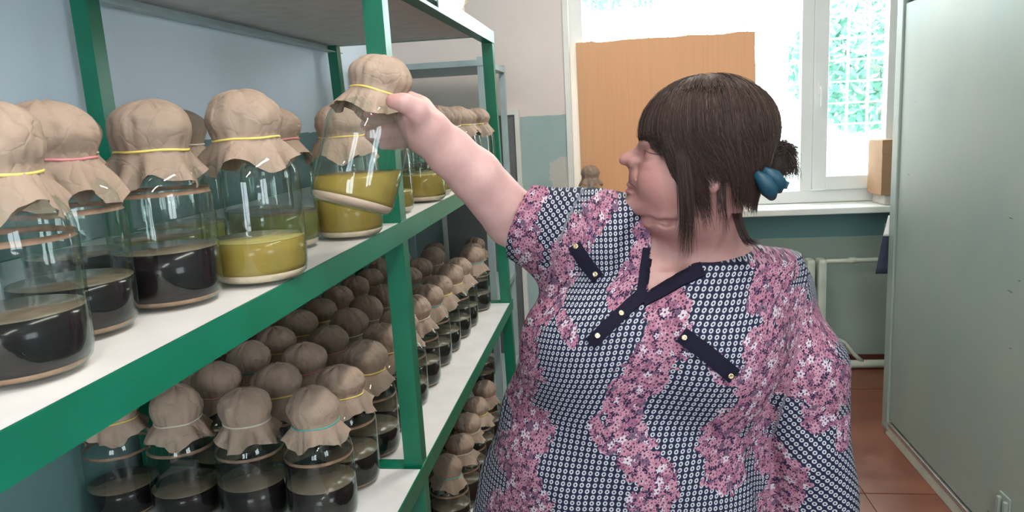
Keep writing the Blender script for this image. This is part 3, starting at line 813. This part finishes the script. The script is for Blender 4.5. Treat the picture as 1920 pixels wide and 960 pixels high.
# neckline opening
poly = [at(*p, 1.35 if p[0] < 1330 and p[1] > 445 else 1.42)[[0, 2]] for p in ((1226, 452), (1212, 548), (1262, 527), (1306, 499), (1338, 486), (1400, 479), (1440, 473), (1474, 462), (1476, 300), (1222, 300))]
def poly_sd(X, Z):
    d2 = np.full(X.shape, 1e9, np.float32); ins = np.zeros(X.shape, bool); n = len(poly)
    for i in range(n):
        ax, az = poly[i]; bx, bz = poly[(i + 1) % n]; ex, ez = bx - ax, bz - az
        t = np.clip(((X - ax) * ex + (Z - az) * ez) / (ex * ex + ez * ez), 0, 1)
        d2 = np.minimum(d2, (X - ax - t * ex) ** 2 + (Z - az - t * ez) ** 2)
        c = (az > Z) != (bz > Z); xi = ax + (Z - az) * (ex / (ez if abs(ez) > 1e-9 else 1e-9)); ins ^= c & (X < xi)
    d = np.sqrt(d2); return np.where(ins, -d, d)
X2, Z2 = np.meshgrid(FB.xs, FB.zs, indexing='ij'); ps = poly_sd(X2, Z2).astype(np.float32)
carve = np.maximum(ps[:, None, :], (FB.ys - 1.60)[None, :, None])
FB.V = np.maximum(FB.V, -carve)
blouse_me, bco = FB.mesh('blouse'); bco = smooth_mesh(blouse_me, 2, .5)

# --- body
FX = Field(grid1(-.52, .60, [(-.50, -.30), (-.02, .27)], .0026, .0062), grid1(1.12, 1.76, [(1.22, 1.52)], .0030, .0062), grid1(.62, 1.72, [(1.40, 1.70)], .0026, .0065))
clothed(FX, True)
FX.V += .013
# neck and head
FX.cone(NECK0 + V3((0, 0, -.03)), H(-8, -60), .074, .070, .05)
HE(FX, -15, 38, 0, 96, 78, 74, .02)
HE(FX, 48, -26, 0, 70, 88, 60, .03)
HE(FX, 52, -82, 0, 72, 40, 56, .03)
HE(FX, 108, -92, 0, 37, 23, 32, .02)
HE(FX, 66, -122, 0, 50, 24, 44, .02)
HE(FX, 30, -128, 0, 62, 40, 58, .03)
for s in (-1, 1):
    HE(FX, 82, -44, 38 * s, 34, 34, 22, .02)
    HE(FX, 108, 2, 40 * s, 20, 13, 20, .014, 's')
HE(FX, 92, 24, 0, 14, 10, 44, .016)
FX.chain([H(90, 17), H(109, 8), H(130, -1)], [.009, .0095, .0115], .008)
FX.ell(H(137.5, -4.5), np.array([11.5, 11.5, 10]) * MM, HR, .006)
FX.cone(H(112, -14, 0), H(126, -15, 0), .010, .0075, .006)
for s in (-1, 1):
    HE(FX, 119, -10.5, 13.5 * s, 13.5, 9.5, 7.5, .006)
    HE(FX, 127, -20, 8 * s, 5, 3, 3.4, .003, 's')
    HE(FX, 82, -1, 39 * s, 19, 15, 15, .006)
    HE(FX, 88, -15, 44 * s, 16, 5, 10, .010)
HE(FX, 119, -40, 0, 14, 16, 26, .016)
HE(FX, 128, -51.5, 0, 10.5, 6.2, 21, .004)
HE(FX, 130.5, -64, 0, 11, 6.8, 19, .005)
for s in (-1, 1):
    FX_pts = [H(140, -57, 0), H(134, -59, 10 * s), H(124, -64, 18 * s), H(116, -71, 24 * s)]
    for a, b in zip(FX_pts[:-1], FX_pts[1:]): FX.cone(a, b, .0013, .0012, .0035, 's')
    FX_n = [H(116, -16, 24 * s), H(112, -36, 31 * s), H(110, -60, 34 * s)]
    for a, b in zip(FX_n[:-1], FX_n[1:]): FX.cone(a, b, .0030, .0022, .008, 's')
    FX_j = [H(122, -113, 14 * s), H(100, -118, 32 * s), H(70, -124, 46 * s), H(45, -122, 58 * s)]
    for a, b in zip(FX_j[:-1], FX_j[1:]): FX.cone(a, b, .0018, .0016, .014, 's')
    HE(FX, -18, -45, 75 * s, 15, 29, 8, .008)
    HE(FX, -14, -42, 83 * s, 8, 17, 5, .006, 's')
# raised arm and hand
FX.chain([SH_R, ELB, FOR, at(843, 285, 1.375), WRI], [.070, .056, .0490, .0435, .0355], .012)
HY = .025
PALM = at(781, 226, 1.325 + HY)
FX.chain([WRI, PALM, at(773, 214, 1.335 + HY)], [.031, .030, .026], .015)
FX.chain([WRI, at(786, 206, 1.335 + HY), at(768, 188, 1.345 + HY)], [.030, .022, .0165], .015)
for a, b in (((789, 262), (800, 257)), ((783, 243), (797, 236))): FX.cone(at(*a, 1.285), at(*b, 1.283), .0022, .0022, .006, 's')
FX.ell(at(786, 252, 1.335 + HY), (.024, .030, .034), None, .02)
FX.chain([at(800, 234, 1.295 + HY), at(781, 207, 1.268 + HY), at(758, 193, 1.249 + HY), at(737, 190, 1.249 + HY)], [.025, .0185, .0142, .0128], .012)
fing = [[(772, 204, 1.350, .0155), (748, 206, 1.384, .0130), (715, 207, 1.388, .0120), (690, 212, 1.374, .0105)],
        [(775, 222, 1.360, .0155), (750, 226, 1.396, .0132), (714, 229, 1.402, .0122), (686, 234, 1.392, .0108)],
        [(779, 241, 1.366, .0150), (754, 246, 1.402, .0128), (720, 250, 1.409, .0118), (694, 254, 1.402, .0104)],
        [(784, 260, 1.366, .0140), (764, 266, 1.398, .0115), (738, 270, 1.408, .0105), (718, 272, 1.405, .0092)]]
for fg in fing:
    pts_ = [at(a, b, c + HY) for a, b, c, _ in fg]; rad_ = [q[3] for q in fg]
    FX.cone(PALM, pts_[0], .018, rad_[0], .012)
    FX.chain(pts_, rad_, .005)
# hanging arm inside its sleeve
FX.chain([SH_L, at(1516, 880, 1.44), at(1500, 1150, 1.36)], [.06, .052, .036], .02)
FX.ell(at(1495, 1205, 1.345), (.032, .042, .06), None, .015)
body_me, hco = FX.mesh('body'); hco = smooth_mesh(body_me, 1, .45)
# tint attribute: lips, cheeks, knuckles are redder by nature
rel = (hco - HEAD_O) / MM; hl = np.stack([rel @ hf, rel @ hu, rel @ hs_], 1)
def blob(f, u, s, r): return np.exp(-(((hl[:, 0] - f) / r[0]) ** 2 + ((hl[:, 1] - u) / r[1]) ** 2 + ((hl[:, 2] - s) / r[2]) ** 2))
lip = np.clip(blob(134, -52, 0, (10, 5, 20)) + blob(136, -64, 0, (11, 6, 18)), 0, 1)
chk = .5 * blob(85, -35, 55, (30, 28, 40)) + .6 * blob(140, -6, 0, (16, 12, 14)) + .25 * blob(60, -85, 50, (40, 30, 40))
tip = np.exp(-(((hco - at(733, 187, 1.245 + HY)) / .014) ** 2).sum(1))
lid = blob(90, 20, 46, (16, 3, 20)) * .7 + .4 * blob(85, 9, 45, (20, 2.5, 20)) + .35 * blob(88, -13, 46, (18, 2.5, 18))  # brow hair, plus crease shade painted above and below the eye
tan_ = np.exp(-np.maximum(0, np.linalg.norm((hco - HEAD_O) * np.array([1, 1, .62]), axis=1) - .13) / .05)
at4 = body_me.attributes.new('tan', 'FLOAT', 'POINT'); at4.data.foreach_set('value', np.clip(tan_, 0, 1).astype(np.float32))
at1 = body_me.attributes.new('rosy', 'FLOAT', 'POINT'); at1.data.foreach_set('value', (chk + .8 * tip).astype(np.float32))
at2 = body_me.attributes.new('lips', 'FLOAT', 'POINT'); at2.data.foreach_set('value', lip.astype(np.float32))
at3 = body_me.attributes.new('brow_crease', 'FLOAT', 'POINT'); at3.data.foreach_set('value', np.clip(lid, 0, 1).astype(np.float32))
def mat_skin():
    t = NT('skin'); c = t.obj()
    def A(n): a = t.n('ShaderNodeAttribute'); a.attribute_name = n; return a.outputs['Fac']
    n1 = t.noise(c, 18, 4, .6)
    col = t.ramp(n1, [(.3, (.50, .295, .275)), (.7, (.60, .375, .355))])
    col = t.mix(A('tan'), col, t.ramp(n1, [(.3, (.275, .130, .118)), (.7, (.365, .185, .168))]))
    col = t.mix(t.math('MULTIPLY', A('rosy'), .7), col, (.46, .165, .15))
    col = t.mix(t.math('MULTIPLY', A('lips'), .75), col, (.36, .12, .13))
    col = t.mix(t.math('MULTIPLY', A('brow_crease'), .6), col, (.16, .07, .05))
    t.bsdf(col, .52, t.bump(t.math('ADD', t.noise(c, 260, 3), t.noise(c, 70, 2)), .10, .003), Subsurface_Weight=.12, Subsurface_Radius=(.010, .004, .002), Subsurface_Scale=1.0)
    return t.m
M['skin'] = mat_skin()

# blouse print: ring grid with sprays of small flowers
def at13(px, py): return at(px, py, 1.36)[[0, 2]]
sprays = [([(985, 370), (975, 430), (985, 490), (1000, 520)], 30), ([(1132, 385), (1095, 430), (1062, 480), (1040, 540), (1000, 590)], 26), ([(1060, 580), (1075, 610)], 14),
    ([(975, 620), (985, 680), (965, 735), (1005, 790), (960, 850), (1010, 900), (945, 950), (960, 1040)], 38), ([(1205, 440), (1195, 490), (1160, 545)], 20),
    ([(1255, 555), (1240, 605), (1195, 680), (1165, 735), (1175, 790), (1225, 850), (1205, 915), (1250, 980)], 38), ([(1330, 640), (1340, 665)], 16),
    ([(1475, 500), (1440, 550), (1490, 590), (1550, 640), (1500, 660), (1420, 620), (1400, 690), (1470, 700), (1570, 720), (1545, 770)], 42),
    ([(1430, 720), (1370, 745), (1330, 790), (1345, 850), (1390, 820), (1430, 780)], 32), ([(1440, 850), (1480, 900), (1450, 960), (1490, 1020)], 34), ([(1120, 760), (1140, 800)], 14), ([(1590, 800), (1580, 830)], 18)]
P = bco[:, [0, 2]]
fm = np.full(len(P), 9.0)
for pl, rad in sprays:
    q = [at13(*p) for p in pl]; rr_ = rad * .00096
    for a, b in zip(q[:-1], q[1:]):
        e = b - a; t = np.clip(((P - a) @ e) / (e @ e), 0, 1); fm = np.minimum(fm, np.linalg.norm(P - a - t[:, None] * e, axis=1) / rr_)
back = bco[:, 1] > 1.50
fm = np.where(back, .9 + .6 * np.sin(P[:, 0] * 17 + 2 * np.sin(P[:, 1] * 9)), fm)
cx_ = np.interp(bco[:, 2], tz, tc); ax_ = np.interp(bco[:, 2], tz, ta)
dn = (bco[:, 0] - cx_) / (ax_ * 1.04); dk = np.clip(dn, -.93, .93); uu = ax_ * (np.arcsin(dk) + (dn - dk) * 1.2); vv = bco[:, 2] + .10 * (bco[:, 0] - .05) ** 2
fab = np.stack([uu, vv, np.zeros_like(uu)], 1)
ds = (ELB - SH_R) / np.linalg.norm(ELB - SH_R)
rs_ = bco - SH_R; ts_ = rs_ @ ds
wsl = (ts_ > .045) & (np.linalg.norm(rs_ - ts_[:, None] * ds, axis=1) < .14)
ca, sa = math.cos(.62), math.sin(.62)
sR = np.stack([bco[:, 0] * ca + bco[:, 2] * sa, -bco[:, 0] * sa + bco[:, 2] * ca, ts_ * 0], 1) * 1.05; fab[wsl] = sR[wsl]
wl = (bco[:, 0] > at(1437, 760, 1.42)[0] + .25 * np.maximum(0, bco[:, 2] - 1.0)) & (bco[:, 2] < 1.30)
rl = bco - at(1515, 780, 1.44); angL = np.arctan2(rl[:, 0], -rl[:, 1])
sL = np.stack([(angL * .088 + rl[:, 2]) * .707, (rl[:, 2] - angL * .088) * .707, rl[:, 0] * 0], 1); fab[wl] = sL[wl]
b1 = blouse_me.attributes.new('fab', 'FLOAT_VECTOR', 'POINT'); b1.data.foreach_set('vector', fab.astype(np.float32).ravel())
b2 = blouse_me.attributes.new('flor', 'FLOAT', 'POINT'); b2.data.foreach_set('value', fm.astype(np.float32))
def mat_blouse():
    t = NT('printed blouse cloth')
    av = t.n('ShaderNodeAttribute'); av.attribute_name = 'fab'; fabv = av.outputs['Vector']
    af = t.n('ShaderNodeAttribute'); af.attribute_name = 'flor'; flo = af.outputs['Fac']
    p = t.vm('MULTIPLY', fabv, (1 / .0114, 1 / .0098, 1))
    q = t.vm('SUBTRACT', t.vm('FRACTION', p), (.5, .5, 0))
    q = t.vm('MULTIPLY', q, (1.1, .95, 0))
    d = t.vm('LENGTH', q, out=1)
    navy = (.009, .010, .034)
    ring = t.ramp(d, [(0, navy), (.13, navy), (.19, (.39, .41, .45)), (.33, (.39, .41, .45)), (.40, navy), (1, navy)])
    def flowers(scale, off, jitter=1.0):
        v = t.vm('ADD', fabv, off)
        vo = t.n('ShaderNodeTexVoronoi', voronoi_dimensions='2D'); vo.inputs['Scale'].default_value = scale; t.l(v, vo.inputs['Vector'])
        df = t.vm('SUBTRACT', v, vo.outputs['Position'])
        s_ = t.n('ShaderNodeSeparateXYZ'); t.l(df, s_.inputs[0])
        sc = t.n('ShaderNodeSeparateColor'); t.l(vo.outputs['Color'], sc.inputs[0])
        an = t.math('ADD', t.math('ARCTAN2', s_.outputs[1], s_.outputs[0]), t.math('MULTIPLY', sc.outputs[1], 6.0))
        rd = t.math('MULTIPLY', t.vm('LENGTH', df, out=1), scale)
        pet = t.math('ADD', t.math('MULTIPLY', t.math('COSINE', t.math('MULTIPLY', an, 5.0)), .13), .40)
        msk = t.math('LESS_THAN', rd, pet)
        colr = t.ramp(sc.outputs[0], [(0, (.29, .105, .165)), (.26, (.34, .15, .21)), (.48, (.16, .045, .10)), (.60, (.37, .19, .255)), (.80, (.46, .43, .49)), (.92, (.04, .025, .07))], 'CONSTANT')
        colr = t.mix(t.math('MULTIPLY', rd, 1.0), t.mix(.25, colr, (.42, .27, .33)), colr)
        colr = t.mix(t.math('LESS_THAN', rd, .115), colr, (.10, .03, .07))
        return msk, colr
    base = t.mix(t.math('GREATER_THAN', t.noise(fabv, 300, 2), .54), navy, (.26, .10, .17))
    m1, c1 = flowers(100, (.3, .7, 0)); m2, c2 = flowers(66, (.11, .23, 0))
    fl_c = t.mix(m1, base, c1); fl_c = t.mix(m2, fl_c, c2)
    edge = t.math('ADD', flo, t.math('ADD', t.math('MULTIPLY', t.math('SUBTRACT', t.noise(fabv, 60, 2, .6), .5), 1.3), t.math('MULTIPLY', t.math('SUBTRACT', t.noise(fabv, 22, 2, .5), .5), 1.5)))
    col = t.mix(t.math('LESS_THAN', edge, 1.0), ring, fl_c)
    c = t.obj()
    t.bsdf(col, .75, t.bump(t.math('ADD', t.noise(c, 9, 3), t.math('MULTIPLY', t.noise(c, 26, 2), .35)), .35, .03), Specular_IOR_Level=.2)
    return t.m
M['blouse'] = mat_blouse()
navy_m = simple('navy trim cloth', (.008, .007, .019), .85, .15, 60, Specular_IOR_Level=.15)
M['gold'] = simple('pale gold metal', (.80, .62, .36), .25, .05, Metallic=.9)

person = tag(empty('person', (.10, 1.45, 0)), 'dark-haired person in a floral blouse holding up a capped jar', 'person')
PINV = Matrix.Translation(-Vector(person.location))
def pk(o, parent=None):
    o.parent = parent or person
    o.matrix_parent_inverse = PINV if parent is None else Matrix.Identity(4)
    return o
body = pk(link('body', body_me, M['skin']))
blouse = pk(link('blouse', blouse_me, M['blouse'])); blouse['label'] = 'navy blouse with white rings and pink flowers'

bvh = BVHTree.FromPolygons([tuple(p) for p in bco], [tuple(p.vertices) for p in blouse_me.polygons])
def on_blouse(px, py, off=.003):
    d = Vector(at(px, py, 2.0) - CAM).normalized(); h = bvh.ray_cast(Vector(CAM), d)
    return (h[0] + h[1] * off, h[1]) if h[0] is not None else (Vector(at(px, py, 1.33)), Vector((0, -1, 0)))
def strap(name, pts, w, n=26, th=.003):
    P_ = []
    seg = [0]
    for a, b in zip(pts[:-1], pts[1:]): seg.append(seg[-1] + math.hypot(b[0] - a[0], b[1] - a[1]))
    v, f = [], []
    rowp = []
    for i in range(n):
        s = seg[-1] * i / (n - 1); j = min(k for k in range(1, len(seg)) if s <= seg[k] + 1e-6); u = (s - seg[j - 1]) / (seg[j] - seg[j - 1])
        a, b = pts[j - 1], pts[j]; x, y = a[0] + (b[0] - a[0]) * u, a[1] + (b[1] - a[1]) * u
        dx, dy = (b[0] - a[0]), (b[1] - a[1]); L = math.hypot(dx, dy); nx_, ny_ = -dy / L, dx / L
        ww_ = w if not hasattr(w, '__len__') else w[0] + (w[1] - w[0]) * i / (n - 1)
        row = []
        for k in (-1, -.5, 0, .5, 1): row.append((x + nx_ * ww_ * k * .5, y + ny_ * ww_ * k * .5))
        rowp.append(row)
    for lay, off in ((0, .0045), (1, -.002)):
        for row in rowp:
            for x, y in row: v.append(on_blouse(x, y, off)[0])
    m_ = 5 * n
    for i in range(n - 1):
        for k in range(4):
            q = i * 5 + k; f.append((q, q + 5, q + 6, q + 1)); f.append((m_ + q, m_ + q + 1, m_ + q + 6, m_ + q + 5))
        for k in (0, 4):
            q = i * 5 + k; f.append((q, m_ + q, m_ + q + 5, q + 5) if k == 0 else (q, q + 5, m_ + q + 5, m_ + q))
    for q0 in (0, 5 * (n - 1)):
        for k in range(4): f.append((q0 + k, q0 + k + 1, m_ + q0 + k + 1, m_ + q0 + k))
    o = link(name, mesh_pd(name, v, f), navy_m); pk(o, blouse); return o
strap('neck_band', [(1213, 466), (1208, 500), (1202, 545)], 16)
strap('neck_band', [(1318, 506), (1273, 528), (1236, 550), (1205, 566)], (25, 20))
strap('placket', [(1212, 548), (1180, 574), (1140, 612), (1106, 645)], 25)
strap('pocket_tab', [(1077, 460), (1098, 492), (1122, 522)], 25)
strap('pocket_tab', [(1278, 628), (1325, 662), (1376, 705)], 31)
def button(px, py, r=.0049):
    p, nrm = on_blouse(px, py, .005)
    me = lathe_mesh('button', [(0, -.002), (r, -.002), (r * 1.02, .0005), (r * .85, .0022), (r * .55, .0012), (0, .0018)], 18)
    o = link('button', me, M['gold']); o.location = p; o.rotation_mode = 'QUATERNION'; o.rotation_quaternion = nrm.to_track_quat('Z', 'Y')
    pk(o, blouse)
for b in ((1081, 463), (1117, 514), (1284, 634), (1369, 704), (1164, 589), (1120, 630)): button(*b)

# thumb nail
nm = lathe_mesh('thumb_nail', [(0, .0012), (.004, .001), (.0062, 0), (.0065, -.0008)], 16)
no = link('thumb_nail', nm, simple('nail', (.62, .36, .33), .25)); no.location = Vector(at(738, 184, 1.2385 + HY)); no.rotation_euler = (math.radians(62), math.radians(-10), 0); no.scale = (1.25, .95, 1); pk(no)

bvh_b = BVHTree.FromPolygons([tuple(p) for p in hco], [tuple(p.vertices) for p in body_me.polygons])
def on_body(px, py, off=.001):
    d = Vector(at(px, py, 2.0) - CAM).normalized(); h = bvh_b.ray_cast(Vector(CAM), d)
    if h[0] is None or h[0].y > 1.6: h = bvh_b.find_nearest(Vector(at(px, py, 1.40)))
    return h[0] + h[1] * off
def line_on_body(name, pts, rad, mat):
    P_ = []
    for a, b in zip(pts[:-1], pts[1:]):
        for i in range(6): P_.append(on_body(a[0] + (b[0] - a[0]) * i / 6, a[1] + (b[1] - a[1]) * i / 6, 0))
    P_.append(on_body(*pts[-1], 0)); n = len(P_)
    o = tube(name, P_, [rad * (.4 + .6 * math.sin(math.pi * (i + .5) / n)) for i in range(n)], mat, None, 6); return pk(o)
line_on_body('eyelash', [(1208, 281), (1218, 287), (1233, 290), (1247, 288)], .0010, simple('dark lashes', (.07, .035, .03), .8))
line_on_body('mouth_line', [(1177, 340), (1185, 346), (1193, 353)], .0011, simple('dark lip line', (.10, .03, .03), .6))

# --- hair: a mass under several thousand combed strands
def hair_r(u):
    if u > 38: return None
    t = min(1, (38 - u) / 140.0); return 125 - 48 * t ** 1.6, 90 - 22 * t ** 2
def hair_pt(phi, u, out=1.0):
    """point on the hair surface: azimuth (0 front, 90 camera side, 180 back) and height"""
    c, s_ = math.cos(phi), math.sin(phi)
    if u > 38:
        q = math.sqrt(max(0, 1 - ((u - 38) / 97.0) ** 2)); return (-20 + 125 * c * q * out, u, 90 * s_ * q * out)
    rf, rs = hair_r(u); return (-20 + rf * c * out, u, rs * s_ * out)
FHg = Field(np.arange(-.02, .36, .004), np.arange(1.28, 1.56, .004), np.arange(1.28, 1.72, .004))
HE(FHg, -20, 34, 0, 116, 85, 82, .01)
HE(FHg, -36, -6, 0, 96, 70, 80, .02)
HE(FHg, -64, -46, 0, 50, 58, 58, .03)
HE(FHg, -140, -34, 4, 22, 26, 20, .02)
hair_me, hrc = FHg.mesh('hair'); smooth_mesh(hair_me, 2, .5)
def mat_hair():
    t = NT('dark brown hair'); c = t.obj()
    a = t.n('ShaderNodeAttribute'); a.attribute_name = 'shade'
    col = t.ramp(a.outputs['Fac'], [(0, (.010, .006, .006)), (.5, (.040, .022, .018)), (.8, (.085, .048, .036)), (1, (.17, .11, .09))])
    t.bsdf(col, .45, None, Specular_IOR_Level=.35); return t.m
M['hair'] = mat_hair()
hair = pk(link('hair', hair_me, simple('brown under hair', (.020, .012, .010), .9, .3, 60)))
hr = random.Random(11)
sv, sf, ss = [], [], []
def add_strand(pts, r0, shade):
    n = 3; base = len(sv); pts = [Vector(p) for p in pts]; N = len(pts)
    for i, p in enumerate(pts):
        t = (pts[min(i + 1, N - 1)] - pts[max(i - 1, 0)]); t = t.normalized() if t.length > 1e-9 else Vector((0, 0, 1))
        a = t.orthogonal().normalized(); b = t.cross(a); r = r0 * (1 - .75 * max(0, (i / (N - 1) - .55) / .45))
        for k in range(n):
            an = 2.094 * k; sv.append(tuple(p + (a * math.cos(an) + b * math.sin(an)) * r)); ss.append(shade)
    for i in range(N - 1):
        for k in range(n): sf.append((base + i * n + k, base + i * n + (k + 1) % n, base + (i + 1) * n + (k + 1) % n, base + (i + 1) * n + k))
def bez(p, q, r, s, n):
    out = []
    for i in range(n):
        t = i / (n - 1); a, b, c, d = (1 - t) ** 3, 3 * t * (1 - t) ** 2, 3 * t * t * (1 - t), t ** 3
        out.append(tuple(a * p[k] + b * q[k] + c * r[k] + d * s[k] for k in range(3)))
    return out
def strand_local(pl, r, sh):
    add_strand([H(f, u, s) for f, u, s in pl], r, sh)
J = lambda v: hr.uniform(-v, v)
def shade(): return max(0, min(1, hr.gauss(.42, .22)))
R2 = math.radians
def flow(phi0, phi1, u_end, n=12, out=1.0, lift=.03):
    """comb along the head from the crown line down to u_end while the azimuth drifts from phi0 to phi1"""
    w = J(.06); o = out + hr.random() * lift; c0 = -24 + 40 * math.cos(phi0) + J(14); s0 = J(10)
    raw = []
    ed = hair_pt(phi0, 38)
    for i in range(15):
        r = math.sin(i / 14 * math.pi / 2); f_ = c0 + (ed[0] - c0) * r; s_ = s0 + (ed[2] - s0) * r
        raw.append((-20 + (f_ + 20) * o, 38 + 97 * o * math.sqrt(max(0, 1 - ((f_ + 20) / 125) ** 2 - (s_ / 90) ** 2)), s_ * o))
    m_ = max(6, int((38 - u_end) / 9))
    for i in range(1, m_ + 1):
        t = i / m_; raw.append(hair_pt(phi0 + (phi1 - phi0) * t ** 1.3 + w * math.sin(t * 4), 38 + (u_end - 38) * t, o + .012 * math.sin(6 * t + w * 50)))
    raw = [p for i, p in enumerate(raw) if i < 3 or p[1] >= u_end - .5]
    return [raw[int(round(i * (len(raw) - 1) / (n - 1)))] for i in range(n)]
for _ in range(1300):                                      # fringe over the brow
    ph = J(R2(58)); side = max(0, abs(ph) - R2(16)) / R2(42)
    ue = hr.triangular(6, 46, 22) - 44 * side * hr.random() ** .6
    strand_local(flow(ph * .80, ph * 1.08, ue, 12), .0006 - .0002 * hr.random(), shade())
for side in (1, -1):
    N = 1.0 if side > 0 else .35
    for _ in range(int(1100 * N)):                         # locks framing the face
        ph = R2(hr.uniform(50, 80)); ue = hr.triangular(-150, -10, -60)
        pl = flow(ph * .9 * side, (ph + R2(6)) * side, ue, 13)
        strand_local(pl, .0006, shade())
    for _ in range(int(2600 * N)):                         # sweep back over the ear
        ph = R2(hr.uniform(72, 150)); dr = R2(hr.uniform(4, 26))
        ue = hr.triangular(-126, -20, -95) if ph > R2(104) else hr.triangular(-75, 10, -40)
        strand_local(flow(ph * .92 * side, (ph + dr) * side, ue, 13), .0006, shade())
for _ in range(1500):                                      # back and nape
    ph = R2(hr.uniform(140, 220)); strand_local(flow(ph, ph + J(.15), hr.triangular(-130, -40, -100), 12), .0006, shade())
for _ in range(260):                                       # flyaways
    ph = R2(hr.uniform(-170, 170)); ue = 36 if abs(ph) < R2(50) else -60 * hr.random()
    strand_local(flow(ph * .9, ph + J(.25), ue, 12, 1.015, .05), .0003, shade())
for _ in range(150):                                       # long thin wisps down the neck
    f0 = 28 + J(12); strand_local(bez((f0 + 6, 10, 84), (f0 + 6 + J(5), -50, 88), (f0 + J(5), -110, 76 + J(5)), (f0 + 8 + J(9), -130 - 65 * hr.random(), 68 + J(8)), 14), .0005, shade())
for _ in range(40):
    f0 = -32 + J(8); strand_local(bez((f0, -30, 80), (f0 + 4 + J(5), -70, 80), (f0 + J(5), -100, 74), (f0 + J(9), -120 - 30 * hr.random(), 70 + J(5)), 10), .00045, shade())
for _ in range(1500):                                       # tail flicking out of the clip
    p0 = (-112 + J(18), -30 + J(34), J(34)); q_ = hr.random()
    strand_local(bez(p0, (-140 + J(12), -2 + J(18), J(26) + 4), (-160 + J(16), -6 + J(18), J(24) + 4), (-138 - 40 * q_, -64 * hr.random() - 8, J(24) + 6), 10), .0006, shade())
for _ in range(110):                                       # small curl at the nape
    f0 = -58 + J(8); strand_local(bez((f0, -118, 40 + J(6)), (f0 - 4, -148, 66), (f0 - 8, -172, 74 + J(5)), (f0 - 24 + J(8), -168 + J(8), 78 + J(5)), 9), .0004, shade())
sm = mesh_pd('hair_strands', sv, sf); sm.polygons.foreach_set('use_smooth', [True] * len(sm.polygons))
sa = sm.attributes.new('shade', 'FLOAT', 'POINT'); sa.data.foreach_set('value', np.array(ss, np.float32))
st_o = link('hair_strands', sm, M['hair']); st_o['kind'] = 'stuff'; pk(st_o, hair)
# hair claw clip
clipm = simple('teal plastic', (.004, .050, .085), .5)
ch = empty('hair_clip'); bpy.data.objects.remove(ch)
cv, cf = [], []
def add_tube(pts, rad, n=10):
    v, f = tube_vf(pts, rad, n); b = len(cv); cv.extend(v); cf.extend([tuple(i + b for i in q) for q in f])
add_tube([H(-92, -44, 62), H(-106, -60, 62), H(-116, -78, 56), H(-121, -94, 46)], [.006, .014, .016, .007])
add_tube([H(-106, -40, 56), H(-124, -54, 54), H(-134, -70, 46), H(-134, -84, 38)], [.006, .013, .014, .006])
add_tube([H(-132, -72, 44), H(-146, -76, 40), H(-151, -68, 38)], [.004, .0045, .003])
clip = link('hair_clip', mesh_pd('hair_clip', cv, cf), clipm, None, True); pk(clip, hair); clip['label'] = 'teal plastic hair clip'

# --- lower body (below the picture) so that the figure stands
FL = Field(np.arange(-.36, .42, .012), np.arange(1.2, 1.75, .012), np.arange(0.02, .86, .012))
FL.ell((.03, 1.48, .72), (.27, .19, .16), None, .05)
for x in (-.09, .13):
    FL.chain([(x, 1.48, .70), (x, 1.46, .42), (x, 1.49, .06)], [.12, .085, .06], .03)
tm, _ = FL.mesh('trousers'); smooth_mesh(tm, 1); pk(link('trousers', tm, M['trouser']))
for x in (-.09, .13):
    bmS = bmesh.new(); bmesh.ops.create_uvsphere(bmS, u_segments=20, v_segments=12, radius=1)
    for v in bmS.verts:
        v.co = Vector((v.co.x * .048, v.co.y * .13 - .045, max(-.042, v.co.z * .05) * (1 if v.co.y > -.2 else .8) + .042))
    so = link('shoe', bm_mesh('shoe', bmS), M['leather'], None, True); so.location = (x, 1.48, 0); pk(so)

# --- the jar held up in the hand
top_, bot_ = at(708, 168, 1.352), at(657, 391, 1.300)
ax3 = Vector(top_ - bot_).normalized(); base_p = Vector(bot_)
hj = tag(empty('glass_jar'), 'tilted jar of cloudy yellow brew held up in the hand', 'jar', 'jar in the hand')
hj.location = base_p; hj.scale = (1, 1, .93); hj.rotation_mode = 'QUATERNION'; hj.rotation_quaternion = ax3.to_track_quat('Z', 'X'); 
q_inv = hj.rotation_quaternion.inverted()
link('glass', glass_me, None, hj)
def cut_solid(name, prof, plane_pt, mat):
    me = lathe_mesh(name, prof, 48); b = bmesh.new(); b.from_mesh(me)
    up = q_inv @ Vector((0, 0, 1)); up.z *= .93
    r = bmesh.ops.bisect_plane(b, geom=list(b.verts) + list(b.edges) + list(b.faces), plane_co=plane_pt, plane_no=up, clear_outer=True)
    bmesh.ops.holes_fill(b, edges=[e for e in b.edges if e.is_boundary]); b.to_mesh(me); b.free(); return me
lvl = q_inv @ (Vector(at(680, 324, 1.315)) - base_p); lvl.z /= .93
link('liquid', cut_solid('liquid', solid_prof(.0185, .15), lvl, None), M['amber'], hj)
link('sediment', lathe_mesh('sediment', solid_prof(.0062, .018), 40), simple('pinkish pale sediment', (.60, .43, .34), .7), hj)
cpo = link('paper_cap', CAPS[7], None, hj); cpo.rotation_euler = (0, 0, 1.9); cpo.scale = (.94, .94, 1); link('rubber_band', BANDS['yellow'], None, cpo)
